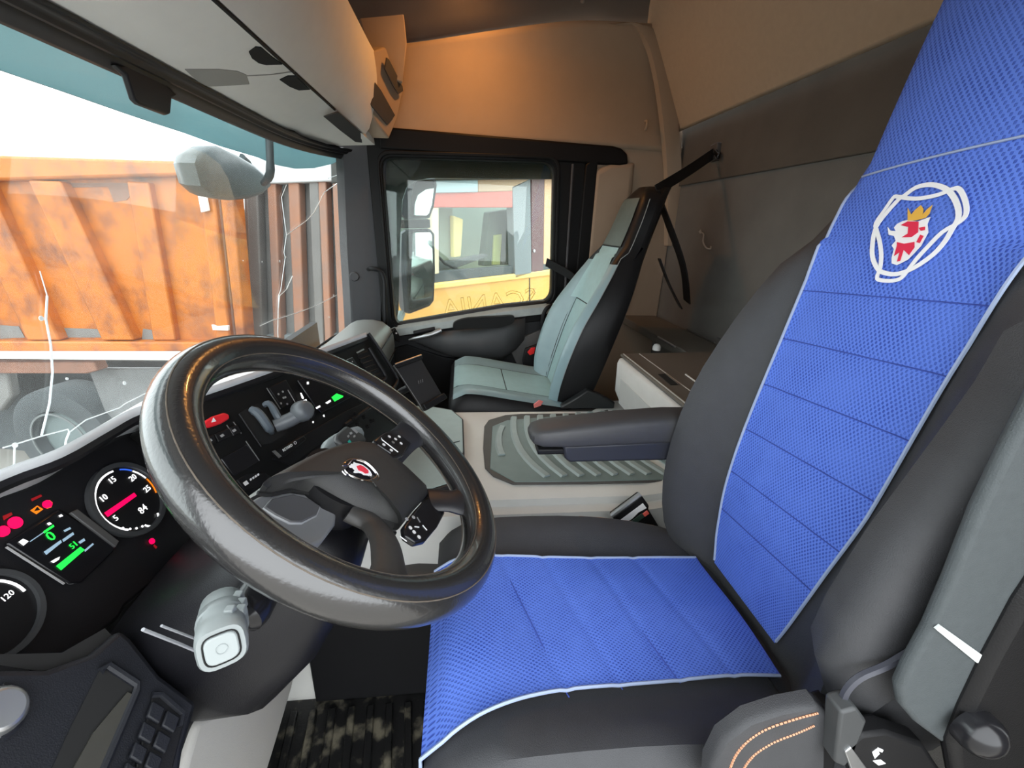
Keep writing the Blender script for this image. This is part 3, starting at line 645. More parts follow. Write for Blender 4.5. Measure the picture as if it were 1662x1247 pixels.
# recess with the brake and retarder levers
rc = sb([(388, 672), (396, 665), (420, 655), (436, 650), (450, 655), (470, 690), (462, 706), (440, 720), (425, 722), (415, 712)], DARK, 'lever_recess', None, .0005, .001)
MB().tube([cs(388, 672, .003), cs(402, 693, .003), cs(424, 725, .003)], .0016, 6).obj('recess_edge', DASH, db, True)
GL = mat('lever_blue_grey', (0.10, 0.12, 0.14), 0.4)
MB().tube([cs(407, 664, .012), cs(420, 672, .022), cs(436, 694, .024), cs(441, 702, .010)], [.006, .008, .008, .005], 8, smooth_path=4).obj('brake_lever', GL, db, True)
MB().tube([cs(428, 658, .006), cs(438, 656, .016), cs(450, 676, .024), cs(455, 684, .02)], [.005, .006, .007, .005], 8, smooth_path=4).obj('brake_lever', GL, db, True)
kn = MB().tube([cs(446, 692, .016), cs(468, 683, .032), cs(488, 672, .046)], [.013, .014, .014], 10, smooth_path=3).obj('hand_brake', mat('lever_grey', (0.13, 0.14, 0.15), 0.38), db, True)
MB().loft([[cs(490, 668, .05) + (XS * math.cos(t) + NS.cross(XS) * math.sin(t)) * .02 * s + NS * hh for t in [2 * PI * k / 16 for k in range(16)]] for s, hh in ((.5, -.018), (1, -.008), (1.05, .004), (.9, .014), (.6, .018))]).obj('brake_knob', mat('lever_grey', (0.13, 0.14, 0.15), 0.38), kn, True)
MB().disc(cs(500, 672, .058), (-.5, -.6, .4), .011, .006, 16).obj('knob_button', BLK, kn, True)
rt = sb([(440, 737), (452, 728), (486, 708), (492, 716), (458, 742), (450, 746)], BLK, 'retarder_switch', None, .002, .012, .003)
sb([(441, 733), (446, 731), (457, 741), (452, 744)], SATIN, 'switch_tip', rt, .0145, .001)
text('caption', 'RETARD', frame(cs(467, 727, .0148), XS, NS), .0075, WHITE, rt, sx=.9)
MB().ringd(cs(479, 719, .0146), NS, .0022, .0032, .0004, n=12).obj('symbol', WHITE, rt, False)
# key pad
kp = sb([(434, 630), (462, 617), (482, 652), (456, 664)], BLK, 'key_pad', None, .0, .004, .0015)
for px, py in ((452, 640), (459, 636), (460, 646), (463, 645), (456, 655), (466, 656)):
    MB().disc(cs(px, py, .0042), NS, .0022, .0005, 8).obj('key_mark', GREYSYM, kp, False)
MB().tube([cs(433, 630, .004), cs(455, 664, .004)], .001, 5).obj('pad_edge', SATIN, db, False); MB().tube([cs(467, 633, .004), cs(480, 655, .004)], .001, 5).obj('pad_edge', GREYSYM, db, False)
# radio display with its keys
rd = sb([(480, 618), (570, 580), (602, 628), (520, 672), (508, 660)], BLKG, 'radio', None, .0, .005, .002)
sb([(538, 645), (546, 639), (557, 643), (556, 645), (543, 652)], EGREEN, 'lit_key', rd, .0055, .0006)
for q in ([(487, 638), (489, 638), (493, 646), (492, 648), (490, 647)], [(512, 662), (519, 658), (520, 661), (514, 664)], [(528, 654), (536, 649), (537, 652), (531, 656)], [(498, 620), (501, 620), (501, 624), (498, 624)], [(524, 674), (526, 673), (527, 677), (525, 677)], [(507, 684), (509, 684), (509, 687), (507, 687)], [(492, 650), (497, 648), (498, 651), (493, 653)]):
    sb(q, EWHITE, 'symbol', rd, .0055, .0005)
for i in range(3):
    for j in range(3):
        MB().disc(cs(563 + i * 3.4 + j * 4.4, 592 + i * 5.5 - j * 2.4, .0055), NS, .0016, .0005, 8).obj('key_mark', GREYSYM, rd, False)
MB().tube([cs(556, 585, .005), cs(580, 622, .005)], .0011, 5).obj('radio_edge', DASH, rd, False)
# air vent with slats at the passenger end of the stack
av = sb([(578, 574), (596, 566), (625, 612), (618, 622), (604, 624)], DARK, 'air_vent', None, .0002, .001)
for i in range(7):
    a = cs(580 + i * 4.1, 577 + i * 7, .003); b = cs(596 + i * 4.3, 571 + i * 7, .003)
    MB().tube([a, b], .0024, 6).obj('slat', BLK, av, True)
sb([(578, 572), (590, 566), (591, 568), (580, 574)], SATIN, 'vent_tab', av, .006, .001)
MB().tube([cs(599, 565, .004), cs(612, 587, .005), cs(626, 611, .005), cs(620, 620, .004)], .005, 8, smooth_path=3).obj('vent_rail', DASH, db, True)
sb([(440, 745), (490, 708), (560, 668), (600, 650), (604, 660), (560, 690), (470, 756)], BLK, 'lower_row', None, .0, .003, .001)
for px, py in ((570, 682), (580, 690), (596, 693), (602, 684), (590, 678), (575, 672)):
    MB().disc(cs(px, py, .0), NS, .006, .008, 12, .005).obj('rotary_knob', BLK, db, True)
# stack body down to the tunnel
MB().prism([cs(560, 690, -.004), cs(632, 640, -.004), cs(646, 640, -.05), (0.13, 0.19, 0.535), (-0.28, 0.27, 0.535), cs(470, 760, -.004)], (0.03, 0.12, 0.0)).obj('stack_foot', BLK, db, True, 0.006)
# passenger half of the dashboard
def pdash(x):
    return [V((x, a, b)) for a, b in ((0.50 - 0.02 * x, 0.56), (0.505 - .02 * x, 0.70), (0.46, 0.714), (0.40, 0.715), (0.345, 0.705), (0.318, 0.685), (0.305, 0.65), (0.302, 0.60), (0.31, 0.55), (0.335, 0.50), (0.40, 0.47))]
MB().loft([pdash(0.08)] + [pdash(x) for x in (0.3, 0.6, 0.86)] + [[V((0.945, p.y + (0.42 - p.y) * .25, p.z + (0.6 - p.z) * .12)) for p in pdash(0.94)], [V((0.965, p.y + (0.42 - p.y) * .5, p.z + (0.6 - p.z) * .3)) for p in pdash(0.96)]]).obj('passenger_top', mat('passenger_dash_plastic', (0.24, 0.26, 0.255), 0.4, noise=.15, bump=.2, bscale=800), db, True)
MB().tube([V((x, 0.3035, 0.672)) for x in (0.1, 0.5, 0.9)], .0022, 6).obj('glove_box_gap', DARK, db, False)
MB().tube([V((x, 0.304, 0.575)) for x in (0.1, 0.5, 0.9)], .0022, 6).obj('glove_box_gap', DARK, db, False)
vv = MB().prism([at(634, 536, 0, .90), at(640, 532, 0, .90), at(648, 546, 0, .91), at(647, 556, 0, .91), at(641, 552, 0, .90)], (-.004, -.004, 0)).obj('corner_vent', DARK, db, False)
MB().disc(at(643, 541, 0, .895), (-1, -.6, .2), .004, .003, 8).obj('vent_knob', WHITE, vv, False)
MB().tube([ws_at(498, 570, -.02), ws_at(530, 549, -.02), ws_at(560, 535, -.02), ws_at(572, 528, -.02)], [.003, .006, .008, .006], 8).obj('defrost_slot', DARK, db, True)
# lower left: tray slot, key block, vent ring
OLL = V((-0.75, 0.36, 0.69)); NLL = V((-0.08, -0.80, 0.60)).normalized()
def ll(px, py, off=0.0): return onp(px, py, OLL + NLL * off, NLL)
LLM = mat('lower_dash_plastic', (0.012, 0.013, 0.017), 0.5, spec=0.3, noise=.2, bump=.2, bscale=900)
MB().prism([ll(*p) for p in [(-160, 1120), (0, 1085), (80, 1085), (150, 1060), (196, 1020), (215, 1035), (262, 1095), (322, 1140), (300, 1215), (270, 1420), (-160, 1420)]], -NLL * 0.05).obj('lower_panel', LLM, db, True, 0.006)
so = MB().prism([ll(*p, .0006) for p in [(163, 1085), (178, 1078), (223, 1112), (222, 1122), (160, 1300), (60, 1300), (115, 1180)]], NLL * .001).obj('tray_slot', DARK, db, False)
MB().tube([ll(164, 1090, .003), ll(176, 1080, .004), ll(222, 1110, .004), ll(222, 1122, .003), ll(150, 1290, .003)], .004, 8).obj('slot_rim', LLM, so, True)
MB().prism([ll(*p, .002) for p in [(205, 1125), (212, 1128), (150, 1300), (88, 1300), (150, 1190)]], NLL * .002).obj('slot_floor', mat('slot_olive', (.05, .048, .04), .4, noise=.4), so, False)
kb = MB().prism([ll(*p, .0) for p in [(246, 1126), (296, 1158), (296, 1175), (265, 1300), (205, 1300)]], NLL * .003).obj('key_block', BLK, db, True, .002)
for i in range(5):
    for j in range(2):
        bx = 244 + j * 24 - i * 14; by = 1140 + j * 15 + i * 33
        MB().prism([ll(bx, by, .003), ll(bx + 20, by + 12, .003), ll(bx + 10, by + 38, .003), ll(bx - 10, by + 26, .003)], NLL * .005).obj('key', LLM, kb, True, .0015)
MB().tube([ll(247, 1128, .004), ll(262, 1128, .004), ll(296, 1158, .004), ll(292, 1180, .004)], .003, 6).obj('block_rim', LLM, kb, True)
vr = ll(-6, 1158, .004)
MB().disc(vr, NLL, .021, .01, 28, .016).obj('vent_ring', SATIN, db, True, .002)
MB().tube([ll(0, 1115, .004), ll(25, 1128, .004), ll(36, 1142, .004), ll(28, 1175, .004), ll(0, 1200, .004)], .004, 6, smooth_path=3).obj('vent_frame', LLM, db, True)
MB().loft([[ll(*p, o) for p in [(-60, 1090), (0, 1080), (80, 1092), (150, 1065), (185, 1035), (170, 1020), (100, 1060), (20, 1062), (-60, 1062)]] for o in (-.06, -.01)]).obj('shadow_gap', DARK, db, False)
# beige knee panel under the column
KN = [(322, 1160), (360, 1142), (420, 1115), (462, 1085), (484, 1058), (478, 1110), (455, 1190), (425, 1290), (415, 1400), (270, 1400), (285, 1290)]
MB().prism([at(*p, 1, 0.345) for p in KN], (0, 0.05, -.02)).obj('knee_panel', BEIGE, db, True, 0.016, bseg=3)
MB().prism([(-0.95, 0.40, 0.0), (-0.95, 0.36, 0.60), (-0.55, 0.36, 0.55), (-0.25, 0.33, 0.50), (-0.25, 0.46, 0.0)], (0.0, 0.05, 0)).obj('bulkhead', BLK, db, True, .004)
# dark skirt between tunnel and bulkhead
MB().prism([(-0.31, 0.36, 0.0), (-0.31, 0.36, 0.36), (-0.31, 0.10, 0.245), (-0.31, -0.1, 0.24), (-0.31, -0.4, 0.24), (-0.31, -0.4, 0.0)], (0.02, 0, 0)).obj('tunnel_skirt', BLK, db, True, .004)

# ================================================================== steering wheel
WC = V((-0.575, 0.136, 0.8385)); WN = V((0, -0.62, 0.785)).normalized(); WX = V((1, 0, 0)); WY = WN.cross(WX)
def wq(px, py, off=0.0): return onp(px, py, WC + WN * off, WN)
def wl_(a, b, off=0.0): return WC + WX * a + WY * b + WN * off
sw_ = thing('steering_wheel', WC, 'worn black leather steering wheel with a crowned griffin emblem', 'steering wheel')
Rm, rt_ = 0.2055, 0.0235
ring = []
for k in range(96):
    t = 2 * PI * k / 96; d = WX * math.cos(t) + WY * math.sin(t); rr = []
    for j in range(20):
        s = 2 * PI * j / 20; rr.append(WC + d * (Rm + rt_ * math.cos(s)) + WN * rt_ * 1.08 * math.sin(s))
    ring.append(rr)
ring.append(ring[0])
rim = MB().loft(ring, cap=False).obj('rim', LEATHER, sw_, True)
SEAM = mat('rim_wear_line', (0.16, 0.13, 0.10), 0.7, noise=.6, nscale=150)
for s_, rr_ in ((0.95, .0008), (2.45, .0007), (3.75, .0007)):
    MB().tube([WC + (WX * math.cos(t) + WY * math.sin(t)) * (Rm + (rt_) * math.cos(s_)) + WN * rt_ * 1.08 * math.sin(s_) for t in [2 * PI * k / 90 for k in range(90)]], rr_, 5, closed=True).obj('seam', SEAM, rim, False)
# hub pad (dished below the rim)
pad_px = [(420, 797), (428, 783), (470, 760), (505, 742), (548, 727), (575, 722), (600, 725), (625, 738), (660, 768), (690, 797), (692, 806), (668, 832), (648, 858), (642, 862), (600, 848), (545, 822), (505, 800), (470, 793), (440, 800)]
near_edge = {(420, 797), (440, 800), (470, 793), (505, 800), (545, 822), (600, 848), (642, 862)}
base = [wq(p[0], p[1], -0.046 if p in near_edge else -0.027) for p in pad_px]; cen = sum(base, V()) / len(base)
rings = []
for sc_, hh in ((0.93, -0.008), (0.99, -0.004), (1.0, 0.0), (0.985, 0.006), (0.94, 0.012), (0.85, 0.017), (0.6, 0.021), (0.3, 0.022)):
    rings.append([cen + (p - cen) * sc_ + WN * hh for p in base])
pad = MB().loft(rings).obj('hub_pad', HUB, sw_, True)
# grey lit wings of the pad: flank and column-side cover
MB().tube([p + WN * 0.0 for p in [wq(*q, -.048) for q in [(418, 800), (440, 803), (472, 796), (508, 803), (546, 825), (600, 851), (642, 866)]]], .0028, 6, smooth_path=3).obj('pad_gap', DARK, sw_, True)
# spokes
def spoke(name, path, w, m, th=.016):
    rings = []
    P = [wq(*p[:2], p[2]) for p in path]; P = crom(P, 4); th = min(th, .010)
    for i, p in enumerate(P):
        t = (P[min(i + 1, len(P) - 1)] - P[max(i - 1, 0)]).normalized(); s = t.cross(WN).normalized(); u_ = i / (len(P) - 1)
        ww = interp(w, u_)
        rings.append([p + s * ww * math.cos(a) + WN * (th * math.sin(a)) for a in [2 * PI * k / 14 for k in range(14)]])
    return MB().loft(rings).obj(name, m, sw_, True)
SPK = mat('spoke_plastic', (0.022, 0.022, 0.025), 0.4, noise=.15, bump=.15, bscale=800)
spoke('spoke', [(690, 812, -.03), (715, 812, -.018), (745, 815, -.006), (772, 818, -.002)], [(0, .026), (.5, .024), (.8, .03), (1, .038)], SPK)
spoke('spoke', [(565, 832, -.045), (602, 850, -.038), (624, 880, -.025), (632, 925, -.012), (640, 965, -.004)], [(0, .014), (.4, .02), (.75, .022), (1, .036)], mat('spoke_dusty', (0.06, 0.058, 0.055), 0.5, noise=.4, nscale=60))
spoke('spoke', [(628, 740, -.035), (650, 718, -.02), (668, 704, -.008), (684, 690, -.002)], [(0, .026), (.5, .026), (1, .034)], SPK)
spoke('spoke', [(425, 800, -.045), (400, 790, -.05), (330, 770, -.03), (262, 745, -.006)], [(0, .012), (.5, .008), (1, .01)], SPK, .008) if False else None
# button clusters
def cluster(poly, off, marks):
    o = MB().prism([wq(*p, off) for p in poly], WN * .010).obj('button_cluster', BLKG, sw_, True, .003)
    for q, m in marks:
        if len(q) == 1: MB().disc(wq(*q[0], off + .0103), WN, .0028, .0005, 10).obj('button_mark', m, o, False)
        else: MB().tube([wq(*p, off + .0105) for p in q], .0008, 5).obj('button_line', m, o, False)
    return o
cluster([(600, 722), (618, 708), (640, 703), (656, 712), (662, 726), (650, 745), (632, 752), (612, 735)], -.020, [([(632, 709)], WHITE), ([(642, 713)], WHITE), ([(648, 709)], WHITE), ([(651, 720)], WHITE), ([(623, 722)], WHITE), ([(635, 731)], WHITE), ([(638, 718)], SATIN), ([(619, 711), (620, 714), (646, 734)], SATIN), ([(613, 722), (616, 724), (634, 736)], SATIN)])
cluster([(648, 862), (668, 834), (692, 808), (712, 822), (716, 840), (704, 862), (684, 886), (668, 890), (650, 878)], -.030, [([(666, 857)], WHITE), ([(672, 864)], WHITE), ([(680, 872)], WHITE), ([(673, 855), (680, 856)], WHITE), ([(686, 853), (693, 861)], WHITE), ([(677, 840), (682, 848)], SATIN), ([(671, 840)], GREYSYM), ([(660, 843)], GREYSYM), ([(649, 871), (660, 879)], SATIN)])
# emblem on the hub
def z2(px, py): return (540 + px / 16.62, 730 + py / 16.62)
PN = V((0, 0, 0))                                 # plane of the pad's crown
for i in range(len(base)):
    PN += (base[i] - cen).cross(base[(i + 1) % len(base)] - cen)
PN.normalize()
if PN.dot(WN) < 0: PN = -PN
def eq_(px, py, h): return onp(px, py, cen + WN * .0222 + PN * h, PN)
E_OFF = 0.0005
emf = [(300, 440), (420, 350), (540, 285), (700, 300), (900, 400), (1060, 540), (1180, 700), (1150, 800), (1040, 810), (800, 760), (560, 680), (400, 590)]
em_ = MB().prism([eq_(*z2(*p), E_OFF) for p in emf], WN * .0012).obj('emblem', mat('emblem_black', (.006, .006, .01), .2), sw_, False)
for crv in ([(270, 400), (350, 320), (520, 250), (700, 265), (880, 330), (1040, 450), (1170, 600), (1250, 745), (1180, 870), (1090, 885), (900, 840), (640, 780), (480, 700), (370, 610), (300, 510)],
            [(200, 460), (280, 430), (400, 400), (540, 270), (700, 290), (900, 370), (1080, 530), (1190, 700), (1050, 810), (850, 830), (650, 770), (430, 665), (350, 680), (260, 590), (210, 520)]):
    MB().tube([eq_(*z2(*p), E_OFF + .0018) for p in crv], .0011, 6, closed=True, smooth_path=3).obj('emblem_ring', CHROME, em_, True)
MB().prism([eq_(*z2(*p), E_OFF + .0012) for p in [(430, 440), (490, 430), (480, 390), (540, 400), (560, 340), (610, 370), (700, 390), (800, 420), (900, 490), (1000, 580), (1050, 680), (1030, 745), (940, 700), (840, 690), (760, 640), (690, 630), (600, 635), (550, 610), (590, 560), (530, 500), (460, 490)]], WN * .0008).obj('griffin', WHITE, em_, False)
MB().prism([eq_(*z2(*p), E_OFF + .002) for p in [(640, 450), (740, 420), (840, 470), (960, 570), (960, 640), (880, 650), (780, 590), (690, 560)]], WN * .0005).obj('griffin_red', mat('emblem_red', (.75, .05, .08), .4), em_, False)

# ================================================================== steering column with stalks
sc_t = thing('steering_column', (-0.575, 0.36, 0.45), 'black steering column shroud with grey stalks behind the wheel', 'steering column')
def col_ring(off, hx, hy, dy=0.0, e=.5):
    c = WC + WN * off + WY * dy
    return [c + WX * hx * math.copysign(abs(math.cos(t)) ** e, math.cos(t)) + WY * hy * math.copysign(abs(math.sin(t)) ** e, math.sin(t)) for t in [2 * PI * k / 24 for k in range(24)]]
MB().loft([col_ring(-.075, .06, .045, -.02), col_ring(-.085, .08, .06, -.02), col_ring(-.14, .108, .08, -.022), col_ring(-.22, .128, .10, -.015), col_ring(-.30, .135, .11, 0), col_ring(-.36, .12, .09, .02)]).obj('shroud', mat('column_shroud', (.007, .007, .009), .38, spec=.35, noise=.2, bump=.15, bscale=900), sc_t, True)
MB().loft([col_ring(-.035, .05, .05, 0, .9), col_ring(-.09, .055, .055, 0, .9)]).obj('hub_boss', BLK, sc_t, True)
# grey cover with a lozenge inset beside the hub
cvb = [wq(*p, -.052) for p in [(398, 818), (422, 804), (470, 797), (505, 803), (548, 828), (546, 850), (525, 878), (490, 896), (440, 866), (402, 838)]]
MB().loft([[p - WN * .035 for p in cvb], [p - WN * .004 for p in cvb], [sum(cvb, V()) / 10 + (p - sum(cvb, V()) / 10) * .95 for p in cvb]]).obj('column_cover', mat('cover_grey', (.20, .205, .21), .42, noise=.15), sc_t, True, .002)
loz = [wq(*p, -.0515) for p in [(428, 826), (440, 812), (474, 805), (500, 812), (518, 824), (512, 838), (488, 850), (470, 850), (445, 838)]]
MB().prism(loz, WN * .003).obj('cover_inset', mat('cover_inset_grey', (.085, .085, .088), .5), sc_t, True, .0015)
MB().tube(loz, .0016, 6, closed=True).obj('inset_rim', mat('rim_grey', (.32, .33, .34), .4), sc_t, True)
# panel line on the shroud
MB().tube([at(232, 1022, 1, .27), at(290, 1045, 1, .27), at(330, 1062, 1, .27)], .0016, 6).obj('shroud_line', mat('line_grey', (.30, .31, .33), .4), sc_t, False)
MB().tube([at(262, 1016, 1, .265), at(330, 1042, 1, .265)], .0012, 6).obj('shroud_line', mat('line_grey', (.30, .31, .33), .4), sc_t, False)
MB().tube([at(380, 1078, 1, .27), at(450, 1098, 1, .27)], .0014, 6).obj('shroud_line', mat('line_grey', (.30, .31, .33), .4), sc_t, False)
# left stalk, a fat grey barrel pointing at the driver's door
bs = at(362, 985, 0, -.715); tp = at(360, 1052, 0, -.785); ax_ = (tp - bs).normalized(); sx_ = ax_.cross(V((0, 0, 1))).normalized(); sy_ = ax_.cross(sx_)
L = (tp - bs).length
def brl(f, r, e=.62, r2=None): 
    return [bs + ax_ * L * f + sx_ * r * math.copysign(abs(math.cos(t)) ** e, math.cos(t)) + sy_ * (r2 or r) * math.copysign(abs(math.sin(t)) ** e, math.sin(t)) for t in [2 * PI * k / 24 for k in range(24)]]
rs_ = .021
stk = MB().loft([brl(-.1, rs_ * .8, .9), brl(0.0, rs_ * .95, .9), brl(.2, rs_, .9), brl(.3, rs_ * .97, .9), brl(.32, rs_ * 1.03, .9), brl(.5, rs_ * 1.04, .8), brl(.52, rs_ * .98, .8), brl(.75, rs_ * .98, .7), brl(.95, rs_ * .95, .6), brl(1.0, rs_ * .86, .6)]).obj('stalk', GREYP, sc_t, True)
MB().loft([brl(1.0, rs_ * .62, .55), brl(1.025, rs_ * .60, .55)]).obj('stalk_button', mat('stalk_button_grey', (.30, .33, .33), .4), stk, True, .001)
MB().tube(brl(1.002, rs_ * .66, .55), .0008, 5, closed=True).obj('button_gap', DARK, stk, True)
MB().ringd(bs + ax_ * L * 1.026, ax_, .004, .0048, .0004, n=16).obj('horn_symbol', mat('print_grey', (.25, .28, .28), .5), stk, False)
for f, a in ((.26, -.7), (.42, -.55), (.62, -.6), (.72, -1.1)):
    c = bs + ax_ * L * f + (-sx_ * math.cos(a) + sy_ * math.sin(a)) * rs_ * 1.0
    MB().box(c, (.004, .004, .005)).obj('stalk_rib', GREYP, stk, True, .001)
MB().loft([[at(405, 987, 0, -.70) + V((r * math.cos(t) * .3 + x_, r * math.cos(t), r * math.sin(t))) for t in [2 * PI * k / 16 for k in range(16)]] for r, x_ in ((.024, .03), (.024, 0), (.02, -.012), (.012, -.018), (.003, -.02))]).obj('stalk_socket', BLKG, sc_t, True)
# right stalk behind the wheel
q0 = wq(520, 740, -.07); q1 = wq(550, 715, -.07); q2 = wq(580, 705, -.068)
rs2 = MB().tube([q0, q1, q2], [.006, .012, .014], 10, smooth_path=4).obj('stalk', GREYP, sc_t, True)
MB().prism([wq(*p, -.052) for p in [(546, 704), (562, 690), (590, 704), (596, 714), (580, 722), (556, 722), (545, 712)]], -WN * .022).obj('stalk_face', mat('stalk_face_dark', (.05, .05, .05), .45), rs2, True, .004)
for q, m in (([(564, 717), (567, 714), (570, 718), (567, 721)], mat('teal_print', (.02, .45, .35), .5)), ([(567, 703), (570, 701), (572, 704), (569, 706)], GREYSYM), ([(573, 708), (576, 706), (577, 709), (574, 711)], GREYSYM), ([(563, 708), (566, 706), (567, 709), (565, 711)], GREYSYM), ([(571, 697), (574, 695), (581, 702), (579, 704)], GREYSYM)):
    MB().prism([wq(*p, -.0515) for p in q], WN * .0006).obj('stalk_symbol', m, rs2, False)

# ================================================================== tunnel furniture
tm = thing('tunnel_mat', (0.08, -0.40, 0.503), 'grey ribbed rubber mat on the engine tunnel', 'mat')
TZ = 0.503
def tz(px, py, z=TZ): return at(px, py, 2, z)
mo = [tz(786, 694), tz(793, 684), tz(820, 676), tz(905, 669), tz(1003, 660), V((0.40, -0.75, TZ)), V((-0.13, -0.75, TZ)), tz(1090, 784), tz(960, 787), tz(832, 788), tz(800, 775), tz(787, 762), tz(784, 730)]
MB().prism(mo, (0, 0, 0.006)).obj('rim_band', mat('mat_rim', (.085, .078, .072), .6, noise=.2), tm, True, .003)
ctr = sum(mo, V()) / len(mo)
mi = [tz(799, 692, TZ + .008), tz(823, 682, TZ + .008), tz(905, 675, TZ + .008), tz(1003, 667, TZ + .008), V((0.36, -0.73, TZ + .008)), V((-0.11, -0.73, TZ + .008)), tz(1085, 778, TZ + .008), tz(960, 781, TZ + .008), tz(836, 782, TZ + .008), tz(795, 760, TZ + .008)]
MB().prism(mi, (0, 0, -.006)).obj('mat_sheet', RUBBER, tm, True, .002)
RIBM = mat('mat_rib_rubber', (.36, .43, .42), .42, noise=.2)
for i in range(13):
    y0 = -0.115 - i * 0.047
    x0, x1 = (0.255 + i * .006, -0.118) if i else (0.19, 0.0)
    pts = []
    for k in range(9):
        f = k / 8; x = x0 + (x1 - x0) * f
        pts.append(V((x, y0 + .012 * f - (0.075 if i else .012) * f ** 3 - .012 * (1 - f) ** 3 * 1.5, TZ + .008)))
    rg = []
    for j, p in enumerate(pts):
        t = (pts[min(j + 1, 8)] - pts[max(j - 1, 0)]).normalized(); s = V((-t.y, t.x, 0))
        rg.append([p + s * .011, p + s * .0095 + V((0, 0, .005)), p - s * .006 + V((0, 0, .005)), p - s * .011])
    MB().loft(rg).obj('rib', RIBM, tm, True)
tt = thing('tunnel_tray', (0.12, 0.12, 0.502), 'flat grey rubber tray at the front of the tunnel below the phone holder', 'tray')
to = [tz(754, 745), tz(752, 690), tz(734, 674), tz(700, 668), V((0.35, 0.24, TZ)), V((-0.16, 0.24, TZ)), tz(700, 812), tz(735, 800), tz(748, 775)]
MB().prism(to, (0, 0, .022)).obj('tray_body', mat('tray_edge_shade', (.012, .012, .013), .5), tt, True, .004)  # black sides paint the shadow on the tray's rear wall
c_t = sum(to, V()) / len(to)
MB().prism([c_t + (p - c_t) * .95 + V((0, 0, .0225)) for p in to], (0, 0, .002)).obj('tray_pad', mat('tray_rubber', (.38, .48, .475), .38, noise=.15), tt, True, .001)
MB().tube([tz(720, 723, .529), tz(746, 716, .529)], .0012, 5).obj('tray_crease', DARK, tt, False)
cup = thing('ring_socket', tz(712, 720, .53), 'small chrome-ringed socket in the tunnel tray', 'socket')
MB().ringd(tz(712, 720, .53), (0, -.3, 1), .013, .018, .006, n=24).obj('chrome_ring', CHROME, cup, True, .001)
MB().disc(tz(712, 720, .528), (0, -.3, 1), .013, .004, 20).obj('socket_core', BLKG, cup, True)

# ================================================================== rear storage bench
be = thing('storage_bench', (0.0, -0.78, 0.52), 'light grey storage box with brown lid behind the seats', 'storage box')
BW = mat('bench_white_plastic', (.64, .63, .60), .55, noise=.1, bump=.15, bscale=900)
BT = mat('bench_lid_brown', (.14, .125, .105), .6, noise=.25, nscale=8, bump=.2, bscale=700)
MB().prism([(0.30, -0.545, 0.72), (0.30, -0.538, 0.70), (0.30, -0.542, 0.60), (0.30, -0.565, 0.555), (0.30, -0.58, 0.535), (0.30, -0.98, 0.535), (0.30, -0.98, 0.72)], (-0.585, 0, 0)).obj('body', BW, be, True, .008)
MB().prism([(0.302, -0.548, 0.722), (0.302, -0.548, 0.733), (0.302, -0.98, 0.745), (0.302, -0.98, 0.722)], (-0.585, 0, 0)).obj('lid', BT, be, True, .004)
MB().prism([(0.245, -0.5405, 0.66), (0.245, -0.545, 0.57), (-0.28, -0.545, 0.57), (-0.28, -0.5405, 0.66)], (0, .003, 0)).obj('front_panel', mat('bench_front_grey', (.50, .50, .48), .6, noise=.1), be, True, .002)
for y_ in (-.555, -.612): MB().tube([(0.29, y_, .7345), (-.28, y_, .7345)], .0022, 6).obj('lid_seam', mat('lid_seam_light', (.4, .38, .35), .5), be, True)
MB().prism([at(*p, 2, .736) for p in [(1068, 608), (1080, 607), (1100, 624), (1088, 625)]], (0, 0, .001)).obj('finger_slot', DARK, be, False)
MB().tube([at(1081, 607, 2, .738), at(1101, 623, 2, .738)], .0018, 5).obj('slot_rim', BT, be, True)
MB().tube([at(1113, 608, 2, .739), at(1131, 621, 2, .739)], .0025, 6).obj('lid_bar', BW, be, True)
MB().prism([(1.0, -0.80, 0.70), (0.31, -0.80, 0.70), (0.31, -0.98, 0.70), (1.0, -0.98, 0.70)], (0, 0, .035)).obj('side_shelf', BT, be, True, .004)
MB().loft([[at(1066, 563, 2, .75) + V((.014 * math.cos(t) * s, .014 * math.sin(t) * s, h_)) for t in [2 * PI * k / 12 for k in range(12)]] for s, h_ in ((1, -.012), (1, .0), (.7, .008), (.2, .011))]).obj('latch_knob', BW, be, True)
MB().tube([at(1068, 547, 2, .752), at(1096, 563, 2, .752)], .004, 6).obj('rail', SATIN, be, True)
for a, b, w in (((1098, 512), (1175, 553), .006), ((1115, 535), (1160, 556), .004), ((1095, 500), (1190, 540), .012)):
    MB().tube([at(*a, 2, .755), at(*b, 2, .755)], w, 6).obj('rail', mat('rail_dark', (.07, .065, .06), .5), be, True)
hk = thing('wall_hook', at(1150, 388, 1, -0.99), 'small bent wire hook on the grey rear wall', 'hook')
MB().tube([at(1135, 376, 1, -.992), at(1142, 380, 1, -.985), at(1141, 392, 1, -.975), at(1146, 402, 1, -.972), at(1153, 404, 1, -.978), at(1154, 400, 1, -.985)], .0028, 8, smooth_path=4).obj('wire', mat('hook_wire', (.3, .28, .25), .4), hk, True)
MB().disc(at(1138, 376, 1, -.992), (0, 1, 0), .008, .004, 12).obj('hook_plate', mat('hook_wire', (.3, .28, .25), .4), hk, True)

